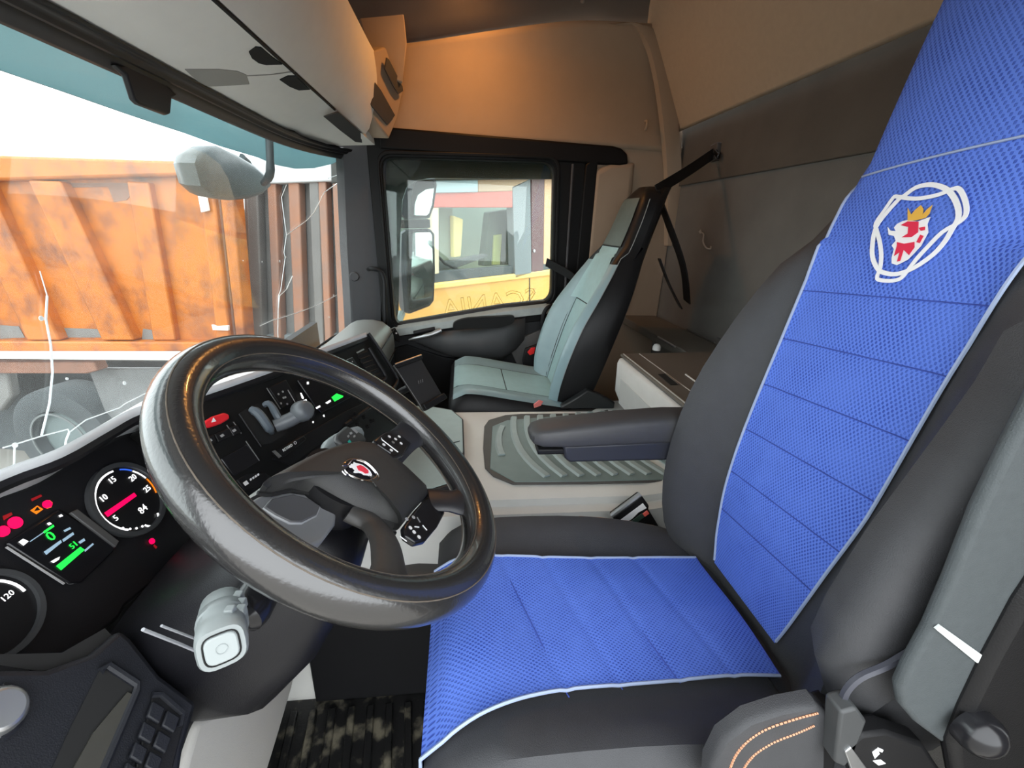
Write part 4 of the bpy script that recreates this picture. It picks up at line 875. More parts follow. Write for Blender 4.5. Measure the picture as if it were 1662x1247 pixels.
# ================================================================== seats
FS = [0, .12, .24, .36, .46, .53, .60, .68, .76, .84, .90, .95, 1.0]
def bprof(s):
    return interp([(0, 0), (.48, 0.0), (.56, .12), (.64, .45), (.72, .78), (.80, .97), (.86, 1.0), (.92, .9), (.96, .6), (1, .15)], s)
def sround(s, e=.05):
    return -e * max(0, (s - .80) / .20) ** 2.2
class Back:
    def __init__(s, xc, hw, yc, bol, th, rnd=.06): s.xc, s.hw, s.yc, s.bol, s.th, s.rnd = xc, hw, yc, bol, th, rnd
    def front(s, x, z):
        h = sinterp(s.hw, z); a = min(1, abs(x - s.xc) / h); b = sinterp(s.bol, z)
        return sinterp(s.yc, z) + b * bprof(a) + sround(a, s.rnd) - (0.02 * a * a if b < .01 else 0)
    def ring(s, z):
        h = sinterp(s.hw, z); pts = []
        for a in [-q for q in FS[::-1]] + FS[1:]:
            x = s.xc + a * h; pts.append(V((x, s.front(x, z), z)))
        yb = sinterp(s.yc, z) - s.th
        for a, d in ((1.0, .55), (.97, .25), (.85, .06), (.5, 0), (0, 0), (-.5, 0), (-.85, .06), (-.97, .25), (-1.0, .55)):
            pts.append(V((s.xc + a * h, yb + d * (s.th - .03), z)))
        return pts
    def mesh(s, name, zs, m, parent):
        return MB().loft([s.ring(z) for z in zs]).obj(name, m, parent, True)

# ---------------- driver's seat
ds = thing('driver_seat', (-0.575, -0.25, 0.0), 'driver seat in a black cover with bright blue mesh centre panels and crest', 'seat')
SX = -0.575
DB = Back(SX, [(.48, .20), (.54, .232), (.62, .25), (.80, .252), (.95, .245), (1.06, .225), (1.14, .19), (1.20, .163), (1.26, .152), (1.40, .152), (1.55, .147), (1.63, .13), (1.69, .09)],
          [(.48, -.485), (.56, -.492), (.70, -.494), (.83, -.508), (1.0, -.535), (1.15, -.563), (1.22, -.578), (1.30, -.59), (1.45, -.62), (1.6, -.655), (1.69, -.68)],
          [(.48, .03), (.56, .07), (.70, .085), (.85, .08), (.97, .055), (1.08, .025), (1.18, 0.0), (1.7, 0)], 0.12)
zs = [.49, .52, .56, .60, .65, .70, .75, .80, .85, .90, .95, 1.0, 1.05, 1.09, 1.13, 1.17, 1.20, 1.24, 1.30, 1.36, 1.42, 1.48, 1.54, 1.59, 1.63, 1.66, 1.68, 1.69]
DB.mesh('backrest', zs, COVER, ds)
def xl(z): return SX + sinterp([(.53, .10), (.60, .118), (.75, .125), (1.1, .125), (1.18, .138), (1.24, .148), (1.4, .149), (1.6, .14), (1.68, .1)], z)
def xr(z): return SX - sinterp([(.53, .07), (.60, .085), (.70, .105), (.82, .122), (1.0, .128), (1.1, .135), (1.18, .144), (1.24, .149), (1.4, .149), (1.6, .14), (1.68, .1)], z)
def bpt(x, z, off=.003): return V((x, DB.front(x, z) + off, z + off * .15))
seams_z = [.655, .735, .82, .905, .985, 1.063]
def panel(u, v):
    z = .535 + v * (1.675 - .535); x = xr(z) + (xl(z) - xr(z)) * u
    d = 0.0
    for q in seams_z: d -= .0022 * math.exp(-((z - q + .02 * (u - .5)) / .006) ** 2)
    return bpt(x, z, .0045 + d)
bpan = sheet('blue_back_panel', panel, 24, 150, BLUE, ds, 0.0, uvs=lambda u, v: ((u - .5) * .27, v * 1.14))
for fx in (xl, xr):
    MB().tube([bpt(fx(z), z, .005) for z in [.54 + .01 * k for k in range(68)]], .0023, 6).obj('piping', PIPING, ds, True)
MB().tube([bpt(xr(1.245 - .03 * (k / 14)) + (xl(1.245 - .03 * (k / 14)) - xr(1.245 - .03 * (k / 14))) * k / 14, 1.247 - .03 * (k / 14), .0065) for k in range(15)], .0016, 6).obj('head_seam', PIPING, ds, True)
DKB = mat('dark_blue_thread', (.04, .075, .36), .8)
for q in seams_z:
    MB().tube([bpt(xr(q) + (xl(q) - xr(q)) * k / 12, q - .02 * (k / 12 - .5), .0036) for k in range(13)], .0009, 5).obj('quilt_seam', DKB, bpan, True)
# black cover wrinkles beside the panel
for k, (a, b) in enumerate((((1400, 880), (1545, 690)), ((1360, 960), (1520, 735)))):
    pass
# crest on the back panel
def zs_(px, py): return (1340 + px / 5.161, 230 + py / 5.161)
def crest(px, py, off=.007):
    d = ray(*zs_(px, py)); t = .6
    for k in range(40):
        p = CAM + d * t; y = DB.front(p.x, p.z) + off; t += (y - p.y) / d.y * .8
    return CAM + d * t
cr1 = [(660, 455), (760, 385), (880, 360), (990, 385), (1060, 440), (1110, 540), (1115, 640), (1060, 740), (1000, 840), (900, 950), (740, 1060), (600, 1110), (500, 1100), (445, 1070), (400, 980), (395, 870), (425, 720), (520, 590), (620, 480)]
cr2 = [(600, 460), (700, 475), (800, 475), (950, 445), (1060, 400), (1120, 395), (1165, 470), (1185, 560), (1170, 630), (1100, 690), (980, 760), (860, 880), (760, 990), (660, 1120), (600, 1160), (500, 1165), (435, 1145), (460, 1060), (470, 950), (455, 830), (430, 740), (425, 680), (500, 570), (570, 470)]
def ribbon(curve, w, m, name, par):
    P = crom([crest(*p) for p in curve], 3, True); N = len(P); vs = []; fs = []
    for i, p in enumerate(P):
        t = (P[(i + 1) % N] - P[i - 1]).normalized(); s = t.cross(V((0, 1, .15))).normalized() * w; o = V((0, .0012, .0))
        vs += [p + s, p - s, p - s + o, p + s + o]
    for i in range(N):
        j = (i + 1) % N
        for k in range(4): fs.append((4 * i + k, 4 * i + (k + 1) % 4, 4 * j + (k + 1) % 4, 4 * j + k))
    return raw(name, vs, fs, m, par)
crs = ribbon(cr1, .0027, WHITE, 'crest', ds); ribbon(cr2, .0024, WHITE, 'crest_ring', crs)
def cprint(poly, m, name, off): return MB().prism([crest(*p, off) for p in poly], (0, .0006, 0)).obj(name, m, crs, False)
cprint([(522, 715), (545, 745), (590, 750), (575, 720), (600, 690), (650, 665), (700, 655), (770, 670), (880, 630), (855, 690), (862, 760), (830, 820), (800, 875), (740, 940), (690, 990), (600, 1035), (556, 1020), (556, 970), (575, 900), (556, 870), (590, 830), (575, 790), (530, 780)], WHITE, 'griffin', .0072)
for q in ([(630, 700), (690, 668), (780, 670), (775, 760), (720, 800), (640, 802), (690, 770), (695, 715)], [(600, 842), (660, 855), (745, 840), (745, 885), (700, 950), (655, 905), (625, 1000), (600, 1005), (622, 925), (575, 958), (600, 870)], [(782, 722), (835, 712), (832, 740), (800, 748)], [(795, 780), (822, 790), (790, 850), (762, 842)]):
    cprint(q, REDT, 'griffin_red', .0082)
cprint([(690, 662), (690, 555), (720, 612), (752, 572), (800, 532), (822, 565), (815, 612), (850, 570), (897, 530), (870, 605), (840, 638), (760, 660)], GOLDT, 'crown', .0082)

# cushion
CY0, CY1 = -0.50, 0.045
def ctop(x, y, bul=True):
    s = min(1, abs(x - SX) / .252)
    z = sinterp([(-.52, .505), (-.40, .525), (-.25, .538), (-.1, .552), (-.03, .556), (.01, .548), (.03, .535), (.042, .515), (.045, .49)], y)
    if bul: z += sinterp([(-.5, .0), (-.4, .02), (-.25, .034), (-.05, .02), (.045, .0)], y) * bprof(s)
    return z + sround(s, .06)
def cring(y, zb):
    pts = [V((SX + a * .252, y, ctop(SX + a * .252, y))) for a in [-q for q in FS[::-1]] + FS[1:]]
    for a, f in ((1.0, .45), (.97, .12), (.8, 0), (0, 0), (-.8, 0), (-.97, .12), (-1.0, .45)):
        pts.append(V((SX + a * .252, y, zb + f * (.5 - zb))))
    return pts
MB().loft([cring(y, .34) for y in (-.51, -.49, -.46, -.42, -.37, -.32, -.26, -.20, -.14, -.08, -.04, 0, .02, .03, .036)] + [[V((p.x, .045, p.z * .97 + .012)) for p in cring(.04, .35)]]).obj('cushion', COVER, ds, True)
def cxl(y): return sinterp([(-.47, -.445), (-.40, -.452), (-.2, -.465), (-.05, -.462), (.05, -.455)], y)
def cxr(y): return sinterp([(-.47, -.690), (-.38, -.690), (-.2, -.703), (-.1, -.715), (-.03, -.735), (.03, -.755)], y)
def cpath(v):
    """over the cushion from the crease to the front, then down its face"""
    if v < .78: y = -.465 + (v / .78) * .495; return y, None
    return .0485, .535 - (v - .78) / .22 * .19
def cpan(u, v):
    y, zf = cpath(v); yy = min(y, .03); x = cxr(yy) + (cxl(yy) - cxr(yy)) * u
    if zf is None:
        z = ctop(x, y) + .011
        z += .0035 * math.sin((y * 26 + x * 9)) * math.sin(PI * u) + .003 * math.sin(y * 11 - x * 21)
        for q in (-.36, -.27, -.18, -.10): z -= .0025 * math.exp(-((y - q - (x + .575) * .28) / .006) ** 2)
        return V((x, y, z))
    return V((x, y, zf))
cpo = sheet('blue_seat_panel', cpan, 24, 90, BLUE, ds, 0.0, uvs=lambda u, v: ((u - .5) * .27, v * .70))
for u_ in (0.0, 1.0):
    MB().tube([cpan(u_, k / 60) + V((0, 0, .001)) for k in range(61)], .0023, 6).obj('piping', PIPING, ds, True)
MB().tube([cpan(k / 12, 0) for k in range(13)], .0018, 6).obj('panel_edge', DKB, ds, True)
for q in (-.36, -.27, -.18, -.10):
    MB().tube([V((cxr(q) + (cxl(q) - cxr(q)) * k / 14, q + (cxr(q) + (cxl(q) - cxr(q)) * k / 14 + .575) * .28, 0)) + V((0, 0, ctop(cxr(q) + (cxl(q) - cxr(q)) * k / 14, q + (cxr(q) + (cxl(q) - cxr(q)) * k / 14 + .575) * .28) + .0058)) for k in range(15)], .0009, 5).obj('quilt_seam', DKB, cpo, True)
# seam along the rear and the far bolster
MB().tube([V((-.345, y, ctop(-.345, y) + .003)) for y in (-.25, -.30, -.36, -.42, -.46, -.49)], .0016, 6).obj('bolster_stitch', STITCHM, ds, True)
MB().tube([V((x, -.458 - .01 * math.sin((x + .575) * 9), ctop(x, -.46) + .002)) for x in (-.36, -.45, -.55, -.65, -.74)], .0012, 5).obj('cover_seam', DARK, ds, True)
# side skirt of the cover with orange stitching (door side)
sk = [at(*p, 0, -.829) for p in [(1146, 1290), (1150, 1238), (1170, 1198), (1213, 1166), (1268, 1148), (1322, 1138), (1338, 1150), (1335, 1290)]]
skc = sum(sk, V()) / len(sk)
MB().loft([[skc + (p - skc) * f + V((d, 0, 0)) for p in sk] for f, d in ((1.0, .012), (1.0, .002), (.985, -.002), (.93, -.005), (.6, -.006))]).obj('cover_skirt', COVER, ds, True)
for pts in ([(1178, 1290), (1186, 1245), (1205, 1212), (1240, 1186), (1290, 1168), (1328, 1158)], [(1196, 1290), (1204, 1255), (1222, 1228), (1255, 1206), (1295, 1190), (1322, 1178)]):
    P = crom([at(*p, 0, -.8352) for p in pts], 8)
    for i in range(0, len(P) - 1, 1):
        MB().tube([P[i].lerp(P[i + 1], .1), P[i].lerp(P[i + 1], .8)], .0012, 5).obj('stitch', STITCHM, ds, False)
# door-side belt guide: webbing strip over a plastic cover
gd = [(1760, 480), (1690, 640), (1640, 735), (1594, 830), (1545, 950), (1512, 1025), (1478, 1085), (1462, 1120), (1466, 1150), (1490, 1178), (1540, 1215), (1590, 1120), (1640, 1030), (1720, 880), (1860, 640)]
MB().prism([at(*p, 0, -.858) for p in gd], (.012, 0, 0)).obj('side_guide', WEB, ds, True, .005, bseg=3)
MB().prism([at(*p, 0, -.8600) for p in [(1519, 1022), (1527, 1016), (1600, 1068), (1604, 1076), (1594, 1078), (1585, 1076)]], (.002, 0, 0)).obj('pale_stripe', mat('pale_stripe', (.55, .58, .57), .5), ds, False)
MB().prism([at(*p, 0, -.868) for p in [(1720, 900), (1662, 985), (1612, 1075), (1570, 1160), (1548, 1215), (1560, 1290), (1800, 1290), (1800, 900)]], (.02, 0, 0)).obj('side_cover', SEATBK, ds, True, .008)
MB().loft([[at(1592, 1192, 0, -.875) + V((-hh, .018 * s * math.cos(t), .018 * s * math.sin(t))) for t in [2 * PI * k / 18 for k in range(18)]] for s, hh in ((1.15, -.01), (1.15, .0), (1.08, .006), (.9, .011), (.6, .015), (.3, .017), (.05, .0175))]).obj('recline_knob', BLKG, ds, True)
MB().prism([at(*p, 0, -.80) for p in [(1334, 1150), (1362, 1142), (1372, 1165), (1356, 1247), (1345, 1300), (1310, 1300)]], (.02, 0, 0)).obj('gap_block', mat('gap_dark', (.012, .012, .013), .6, spec=.2, noise=.3), ds, True, .004)  # dark block stands in for the shaded gap beside the cushion
MB().prism([at(*p, 0, -.85) for p in [(1365, 1158), (1392, 1150), (1408, 1172), (1388, 1225), (1372, 1247), (1355, 1240)]], (.02, 0, 0)).obj('belt_anchor', mat('anchor_grey', (.05, .053, .055), .5, noise=.2), ds, True, .003)
bkp = MB().prism([at(*p, 0, -.85) for p in [(1376, 1215), (1400, 1195), (1440, 1190), (1500, 1210), (1560, 1300), (1400, 1300)]], (.02, 0, 0)).obj('lever_plate', BLK, ds, True, .004)
for q in ([(1416, 1222), (1424, 1216), (1428, 1224), (1420, 1232)], [(1425, 1214), (1434, 1218), (1432, 1222), (1424, 1219)], [(1417, 1236), (1430, 1234), (1438, 1240), (1426, 1243)]):
    MB().prism([at(*p, 0, -.8505) for p in q], (.001, 0, 0)).obj('white_mark', WHITE, bkp, False)
MB().prism([at(*p, 0, -.852) for p in [(1372, 1222), (1382, 1214), (1412, 1255), (1420, 1300), (1400, 1300)]], (.004, 0, 0)).obj('lever_edge', SATIN, ds, True, .001)
rl = [at(*p, 0, -.80) for p in [(1322, 1062), (1352, 1000), (1425, 885), (1486, 805), (1552, 718), (1640, 600), (1700, 500), (1760, 470), (1745, 560), (1662, 690), (1600, 800), (1545, 925), (1490, 1055), (1440, 1110), (1400, 1130), (1365, 1155), (1340, 1120)]]
rlc = sum(rl, V()) / len(rl)
MB().loft([[rlc + (p - rlc) * f + V((d, 0, 0)) for p in rl] for f, d in ((.90, .02), (1.0, .0), (.985, -.010), (.93, -.020), (.8, -.028), (.5, -.033), (.2, -.035))]).obj('side_roll', COVER, ds, True)
MB().tube([at(*p, 0, -.838) for p in [(1368, 1152), (1372, 1125), (1395, 1100), (1440, 1080), (1490, 1050)]], .004, 6, smooth_path=4).obj('roll_hem', mat('hem_grey', (.045, .047, .06), .5), ds, True)
# suspension base
MB().prism([(-.78, -.48, .06), (-.78, .02, .06), (-.78, -.02, .345), (-.78, -.46, .345)], (.41, 0, 0)).obj('base', SEATBK, ds, True, .01)
# folding arm rest on the tunnel side
arr = []
for y, zc, hz, hx in ((-.135, .742, .006, .018), (-.142, .742, .014, .03), (-.16, .742, .020, .036), (-.22, .745, .025, .038), (-.32, .752, .029, .038), (-.42, .757, .031, .038), (-.50, .757, .031, .036), (-.52, .757, .024, .03)):
    arr.append([V((-.318 + hx * math.copysign(abs(math.cos(t)) ** .55, math.cos(t)), y, zc + hz * math.copysign(abs(math.sin(t)) ** .55, math.sin(t)))) for t in [2 * PI * k / 20 for k in range(20)]])
ar = MB().loft(arr).obj('arm_rest', mat('arm_rest_grey', (.055, .055, .058), .5, noise=.15, bump=.2, bscale=900), ds, True)
MB().prism([(-.35, -.20, .728), (-.35, -.48, .735), (-.35, -.48, .690), (-.35, -.215, .690), (-.35, -.205, .70)], (.06, 0, 0)).obj('arm_underside', mat('arm_under', (.025, .027, .036), .5), ar, True, .005)
MB().box((-.325, -.18, .712), (.02, .03, .006)).obj('arm_adjuster', BLK, ar, True, .003)

bk = thing('belt_buckle', at(1040, 845, 0, -.285), 'black seat belt buckle with red release beside the driver seat', 'buckle')
b0 = at(1022, 828, 0, -.29); b1 = at(1062, 880, 0, -.285); dz = (b1 - b0).normalized(); nb = (CAM - b0); nb = (nb - nb.dot(dz) * dz).normalized(); sb_ = dz.cross(nb)
def bkp_(a, l, h): return b0 + sb_ * a + dz * l + nb * h
hwb = (at(1050, 815, 0, -.29) - at(996, 840, 0, -.29)).length / 2
MB().prism([bkp_(-hwb, -.012, 0), bkp_(hwb, -.012, 0), bkp_(hwb, .026, 0), bkp_(hwb * .85, .034, 0), bkp_(hwb * .7, .12, 0), bkp_(-hwb * .7, .12, 0), bkp_(-hwb * .85, .034, 0), bkp_(-hwb, .026, 0)], -nb * .022).obj('housing', BLK, bk, True, .004)
MB().prism([bkp_(-hwb * .8, .006, .001), bkp_(hwb * .75, .006, .001), bkp_(hwb * .75, .02, .001), bkp_(hwb * .2, .024, .001), bkp_(-hwb * .3, .02, .001), bkp_(-hwb * .8, .024, .001)], nb * .001).obj('white_label', WHITE, bk, False)
for a in (-.75, .45): MB().prism([bkp_(hwb * a, .030, .001), bkp_(hwb * (a + .32), .030, .001), bkp_(hwb * (a + .32), .042, .001), bkp_(hwb * a, .042, .001)], nb * .002).obj('release_button', ORP, bk, True, .001)
MB().prism([bkp_(-hwb * .42, .028, .001), bkp_(hwb * .42, .028, .001), bkp_(hwb * .42, .042, .001), bkp_(-hwb * .42, .042, .001)], nb * .0015).obj('green_tab', mat('tab_dark_green', (.03, .06, .045), .5), bk, True, .001)
MB().tube([bkp_(-hwb, -.013, -.006), bkp_(hwb, -.013, -.006)], .006, 8).obj('top_edge', SATIN, bk, True)
hb2 = thing('belt_reel', at(1120, 840, 0, -.30), 'black belt reel bracket between backrest and tunnel', 'bracket')
MB().prism([at(*p, 0, -.30) for p in [(1094, 868), (1098, 840), (1110, 822), (1125, 835), (1160, 868), (1150, 900), (1100, 900)]], (.03, 0, 0)).obj('bracket', BLK, hb2, True, .005)
MB().prism([at(*p, 0, -.302) for p in [(1113, 846), (1123, 844), (1127, 852), (1122, 860), (1115, 858)]], (.002, 0, 0)).obj('bolt_plate', SATIN, hb2, True, .001)

# ---------------- passenger seat
ps = thing('front_passenger_seat', (0.58, -0.25, 0.10), 'grey leather passenger seat with tall integrated headrest by the door', 'seat')
PX = 0.578
PB = Back(PX, [(.46, .19), (.54, .225), (.72, .245), (.85, .235), (.95, .205), (1.03, .168), (1.12, .142), (1.2, .128), (1.25, .108), (1.285, .06)],
          [(.46, -.37), (.60, -.408), (.75, -.45), (.9, -.50), (1.05, -.55), (1.15, -.585), (1.25, -.62), (1.285, -.65)],
          [(.46, .04), (.60, .075), (.80, .075), (.92, .045), (1.02, .015), (1.1, 0), (1.3, 0)], 0.10, .05)
PB.mesh('backrest', [.46, .50, .54, .58, .63, .68, .73, .78, .83, .88, .93, .98, 1.03, 1.08, 1.13, 1.18, 1.22, 1.25, 1.27, 1.285], SEATBK, ps)
def ppan(w0, w1, z0, z1, off):
    def f(u, v):
        z = z0 + (z1 - z0) * v; h = sinterp(PB.hw, z); x = PX + h * (w0 + (w1 - w0) * u); return V((x, PB.front(x, z) + off, z))
    return f
sheet('back_insert', ppan(-.5, .5, .51, .86, .004), 12, 30, LEATHC, ps)
sheet('shoulder_insert', ppan(-.62, .62, .864, 1.075, .004), 12, 30, LEATHC, ps)
sheet('head_insert', ppan(-.68, .68, 1.08, 1.245, .004), 12, 20, mat('headrest_leather', (.12, .155, .145), .5, noise=.2), ps)
sheet('side_bolster', ppan(.52, .93, .51, 1.02, .003), 10, 30, LEATHP, ps); sheet('side_bolster', ppan(-.93, -.52, .51, 1.02, .003), 10, 30, LEATHP, ps)
MB().tube([V((PX + sinterp(PB.hw, z) * -.93, PB.front(PX + sinterp(PB.hw, z) * -.93, z) + .004, z)) for z in [.62 + .02 * k for k in range(32)]], .0016, 5).obj('seam', mat('seam_grey', (.25, .27, .27), .6), ps, True)
def pct(x, y):
    s = min(1, abs(x - PX) / .255)
    z = sinterp([(-.46, .495), (-.35, .508), (-.2, .533), (-.05, .558), (.01, .556), (.035, .540), (.045, .512)], y) + .014 * bprof(s) * (1 if y < 0 else .4)
    return z + sround(s, .05)
def pring(y):
    pts = [V((PX + a * .255, y, pct(PX + a * .255, y))) for a in [-q for q in FS[::-1]] + FS[1:]]
    for a, f in ((1.0, .5), (.97, .15), (.8, 0), (0, 0), (-.8, 0), (-.97, .15), (-1.0, .5)): pts.append(V((PX + a * .255, y, .455 + f * .03)))
    return pts
MB().loft([pring(y) for y in (-.46, -.43, -.38, -.3, -.2, -.1, -.03, .0, .02, .035)] + [[V((p.x, .046, p.z * .98 + .011)) for p in pring(.042)]]).obj('cushion', SEATBK, ps, True)
def pcp(w0, w1, y0, y1):
    def f(u, v):
        y = y0 + (y1 - y0) * v; x = PX + .255 * (w0 + (w1 - w0) * u); return V((x, y, pct(x, y) + .003))
    return f
sheet('seat_insert', pcp(-.5, .5, -.17, .03, ), 12, 16, LEATHC, ps); sheet('seat_insert', pcp(-.5, .5, -.42, -.174), 12, 16, LEATHC, ps)
sheet('side_bolster', pcp(-.9, -.515, -.42, .03), 10, 20, LEATHP, ps); sheet('side_bolster', pcp(.515, .9, -.42, .03), 10, 20, LEATHP, ps)
MB().prism([(.36, -.50, .11), (.36, .0, .11), (.36, .0, .455), (.36, -.50, .455)], (.45, 0, 0)).obj('base', SEATBK, ps, True, .01)
MB().prism([(.320, -.36, .525), (.320, -.41, .558), (.320, -.45, .588), (.320, -.50, .572), (.320, -.56, .54), (.320, -.56, .515), (.320, -.36, .515)], (.03, 0, 0)).obj('recline_cover', mat('recline_black', (.02, .021, .022), .35), ps, True, .008)
MB().prism([at(*p, 0, .314) for p in [(866, 657), (875, 650), (882, 652), (878, 659), (867, 663)]], (.006, 0, 0)).obj('release_tab', mat('faded_red', (.75, .20, .18), .45), ps, True, .002)
pb2 = thing('passenger_buckle', at(862, 572, 0, .86), 'red-buttoned passenger seat belt buckle by the door', 'buckle')
MB().prism([at(*p, 0, .86) for p in [(853, 566), (876, 558), (880, 580), (872, 606), (850, 600), (848, 585)]], (.02, 0, 0)).obj('buckle_body', BLK, pb2, True, .004)
MB().prism([at(*p, 0, .857) for p in [(856, 572), (862, 565), (869, 564), (867, 574), (860, 577)]], (.006, 0, 0)).obj('red_button', mat('bright_red', (.85, .02, .02), .4, ), pb2, True, .001)
MB().tube([at(861, 604, 0, .82), at(868, 596, 0, .81), at(874, 588, 0, .81)], .004, 6).obj('buckle_stalk', SATIN, pb2, True)
# belt of the passenger seat: strap from the wall anchor over the backrest and down behind
pbt = thing('passenger_belt', (0.7, -0.95, 1.40), 'black seat belt strap from rear wall anchor to the passenger backrest', 'seat belt')
A = at(1160, 248, 1, -.975); B = V((.50, -.68, 1.272))
def strap(pts, w, side, name, m, par, th=.002):
    P = crom([V(p) for p in pts], 5); vs = []; fs = []
    for i, p in enumerate(P):
        t = (P[min(i + 1, len(P) - 1)] - P[max(i - 1, 0)]).normalized(); s = (V(side) - V(side).dot(t) * t).normalized() * w; nn = t.cross(s).normalized() * th
        vs.append([p + s + nn, p - s + nn, p - s - nn, p + s - nn])
    return MB().loft(vs).obj(name, m, par, True)
strap([A, A.lerp(B, .5) + V((0, 0, -.004)), B], .018, (.2, .3, 1), 'strap', SEATBK, pbt)
strap([B, V((.50, -.72, 1.20)), at(1108, 430, 0, .42), at(1115, 490, 0, .45)], .022, (1, 0, 0), 'strap_tail', SEATBK, pbt)
MB().prism([A + V((-.02, .01, .035)), A + V((.03, .01, .03)), A + V((.03, .01, -.03)), A + V((-.03, .01, -.03))], (0, -.03, 0)).obj('wall_anchor', mat('anchor_brown', (.06, .05, .045), .6), pbt, True, .006)
MB().prism([A + V((-.055, .015, -.012)), A + V((-.02, .015, .01)), A + V((-.015, .015, -.005)), A + V((-.05, .015, -.03))], (0, -.012, 0)).obj('slip_ring', BLKG, pbt, True, .003)
strap([(1.0, -.40, .98), (.90, -.50, .93), (.86, -.52, .90)], .02, (0, .3, 1), 'lower_strap', SEATBK, pbt)
strap([at(1070, 420, 0, .40), at(1085, 460, 0, .40), at(1105, 500, 0, .42)], .012, (1, 0, .2), 'belt_end', SEATBK, pbt)

# ================================================================== phone holder
ph = thing('phone_holder', at(690, 660, 0, .14), 'black clamp phone holder beside the centre stack', 'phone holder')
TL, TR_, BR, BL_ = at(639, 593, 0, .15), at(681, 578, 0, .20), at(722, 648, 0, .17), at(688, 668, 0, .12)
pn = (TR_ - TL).cross(BL_ - TL).normalized()
if pn.dot(CAM - TL) < 0: pn = -pn
MB().prism([TL, TR_, BR, BL_], -pn * .014).obj('back_plate', mat('holder_black', (.02, .019, .019), .5), ph, True, .003)
MB().prism([TL + pn * .0, TR_ + pn * .0, TR_.lerp(BR, .08), TL.lerp(BL_, .08)], pn * .016).obj('top_clamp', BLK, ph, True, .002)
MB().tube([TL + pn * .014, TR_ + pn * .014], .0028, 6).obj('clamp_edge', SATIN, ph, True)
MB().prism([BL_ + (BR - BL_) * -.02, BR + (BR - BL_) * .02, BR.lerp(TR_, .13), BL_.lerp(TL, .13)], pn * .022).obj('bottom_clamp', BLK, ph, True, .004)
MB().tube([TL + pn * .001, BL_ + pn * .001], .0014, 6).obj('plate_edge', mat('edge_grey', (.2, .2, .2), .4), ph, True)
pc = (TL + TR_ + BR + BL_) / 4
for k in (-1, 0, 1): MB().tube([pc + (TR_ - TL) * .08 * k + (TL - BL_) * .0, pc + (TR_ - TL) * (.08 * k + .05) + (TL - BL_) * .06 + pn * .0008], .0009, 5).obj('embossed_mark', mat('edge_grey', (.2, .2, .2), .4), ph, False)
MB().tube([pc - pn * .012, pc - pn * .05 + V((-.02, .05, -.02)), V((.06, .20, .62))], .011, 10, smooth_path=4).obj('arm', BLK, ph, True)

# ================================================================== driver's side of the cab (door stands open)
lw_ = MB().prism([(-1.03, 0.55, 1.475), (-1.03, -0.99, 1.475), (-1.03, -0.99, 2.1), (-1.03, 0.55, 2.1)], (-.02, 0, 0)).obj('wall_left', SIDEP, None, False); struct(lw_, 'brown fabric side panel above the open driver door', 'wall')
lb_ = MB().prism([(-1.03, -0.58, 0.0), (-1.03, -0.99, 0.0), (-1.03, -0.99, 1.475), (-1.03, -0.58, 1.475)], (-.02, 0, 0)).obj('trim_7', SIDEP, None, False); struct(lb_, 'brown pillar panel behind the driver seat', 'trim')
la_ = MB().prism([(-1.04, 0.50, 0.0), (-1.04, 0.62, 0.0), (-1.04, 0.56, 1.475), (-1.04, 0.47, 1.475)], (-.05, 0, 0)).obj('trim_8', PILLAR, None, False); struct(la_, 'grey windscreen pillar on the driver side', 'trim')
fb_ = MB().prism([(-1.05, 0.68, -0.3), (1.08, 0.68, -0.3), (1.08, 0.70, 0.655), (-1.05, 0.70, 0.655)], (0, .03, 0)).obj('wall_front', BLK, None, False); struct(fb_, 'black cab front wall below the windscreen', 'wall')
rf_ = MB().prism([(-1.05, 0.60, 1.40), (1.05, 0.60, 1.40), (1.05, 0.62, 2.05), (-1.05, 0.62, 2.05)], (0, .02, 0)).obj('wall_front_upper', HEADS, None, False); struct(rf_, 'cab front wall above the windscreen', 'wall')
rs_w = MB().prism([(1.055, 0.56, -.2), (1.055, -1.0, -.2), (1.055, -1.0, .60), (1.055, .56, .60)], (.02, 0, 0)).obj('wall_right_lower', mat('cab_skin_red_orange', (.55, .12, .04), .4, noise=.1), None, False); struct(rs_w, 'red-orange outer skin below the passenger window', 'wall')

# ================================================================== outside the cab
gr = MB().prism([(-30, -30, -1.32), (30, -30, -1.32), (30, 30, -1.32), (-30, 30, -1.32)], (0, 0, -.1)).obj('ground', mat('yard_gravel', (.30, .28, .25), .95, noise=.4, nscale=1.5, bump=.5, bscale=8), None, False); struct(gr, 'grey gravel yard', 'ground')
# outer sun visor above the windscreen
def tintmat(name, tint, trans, w):
    m = bpy.data.materials.new(name); m.use_nodes = True; nt = m.node_tree; n = nt.nodes; l = nt.links
    for x in list(n):
        if x.type != 'OUTPUT_MATERIAL': n.remove(x)
    out = [x for x in n if x.type == 'OUTPUT_MATERIAL'][0]
    a = n.new('ShaderNodeBsdfTransparent'); a.inputs['Color'].default_value = (*tint, 1)
    b = n.new('ShaderNodeBsdfTranslucent'); b.inputs['Color'].default_value = (*trans, 1)
    g = n.new('ShaderNodeBsdfGlossy'); g.inputs['Roughness'].default_value = .08
    mx = n.new('ShaderNodeMixShader'); mx.inputs[0].default_value = w; l.new(a.outputs[0], mx.inputs[1]); l.new(b.outputs[0], mx.inputs[2])
    fr = n.new('ShaderNodeFresnel'); fr.inputs['IOR'].default_value = 1.4
    m2 = n.new('ShaderNodeMixShader'); l.new(fr.outputs[0], m2.inputs[0]); l.new(mx.outputs[0], m2.inputs[1]); l.new(g.outputs[0], m2.inputs[2])
    l.new(m2.outputs[0], out.inputs['Surface']); MATS[name] = m; return m
VISM = tintmat('visor_acrylic', (.12, .19, .20), (.42, .58, .60), .75)
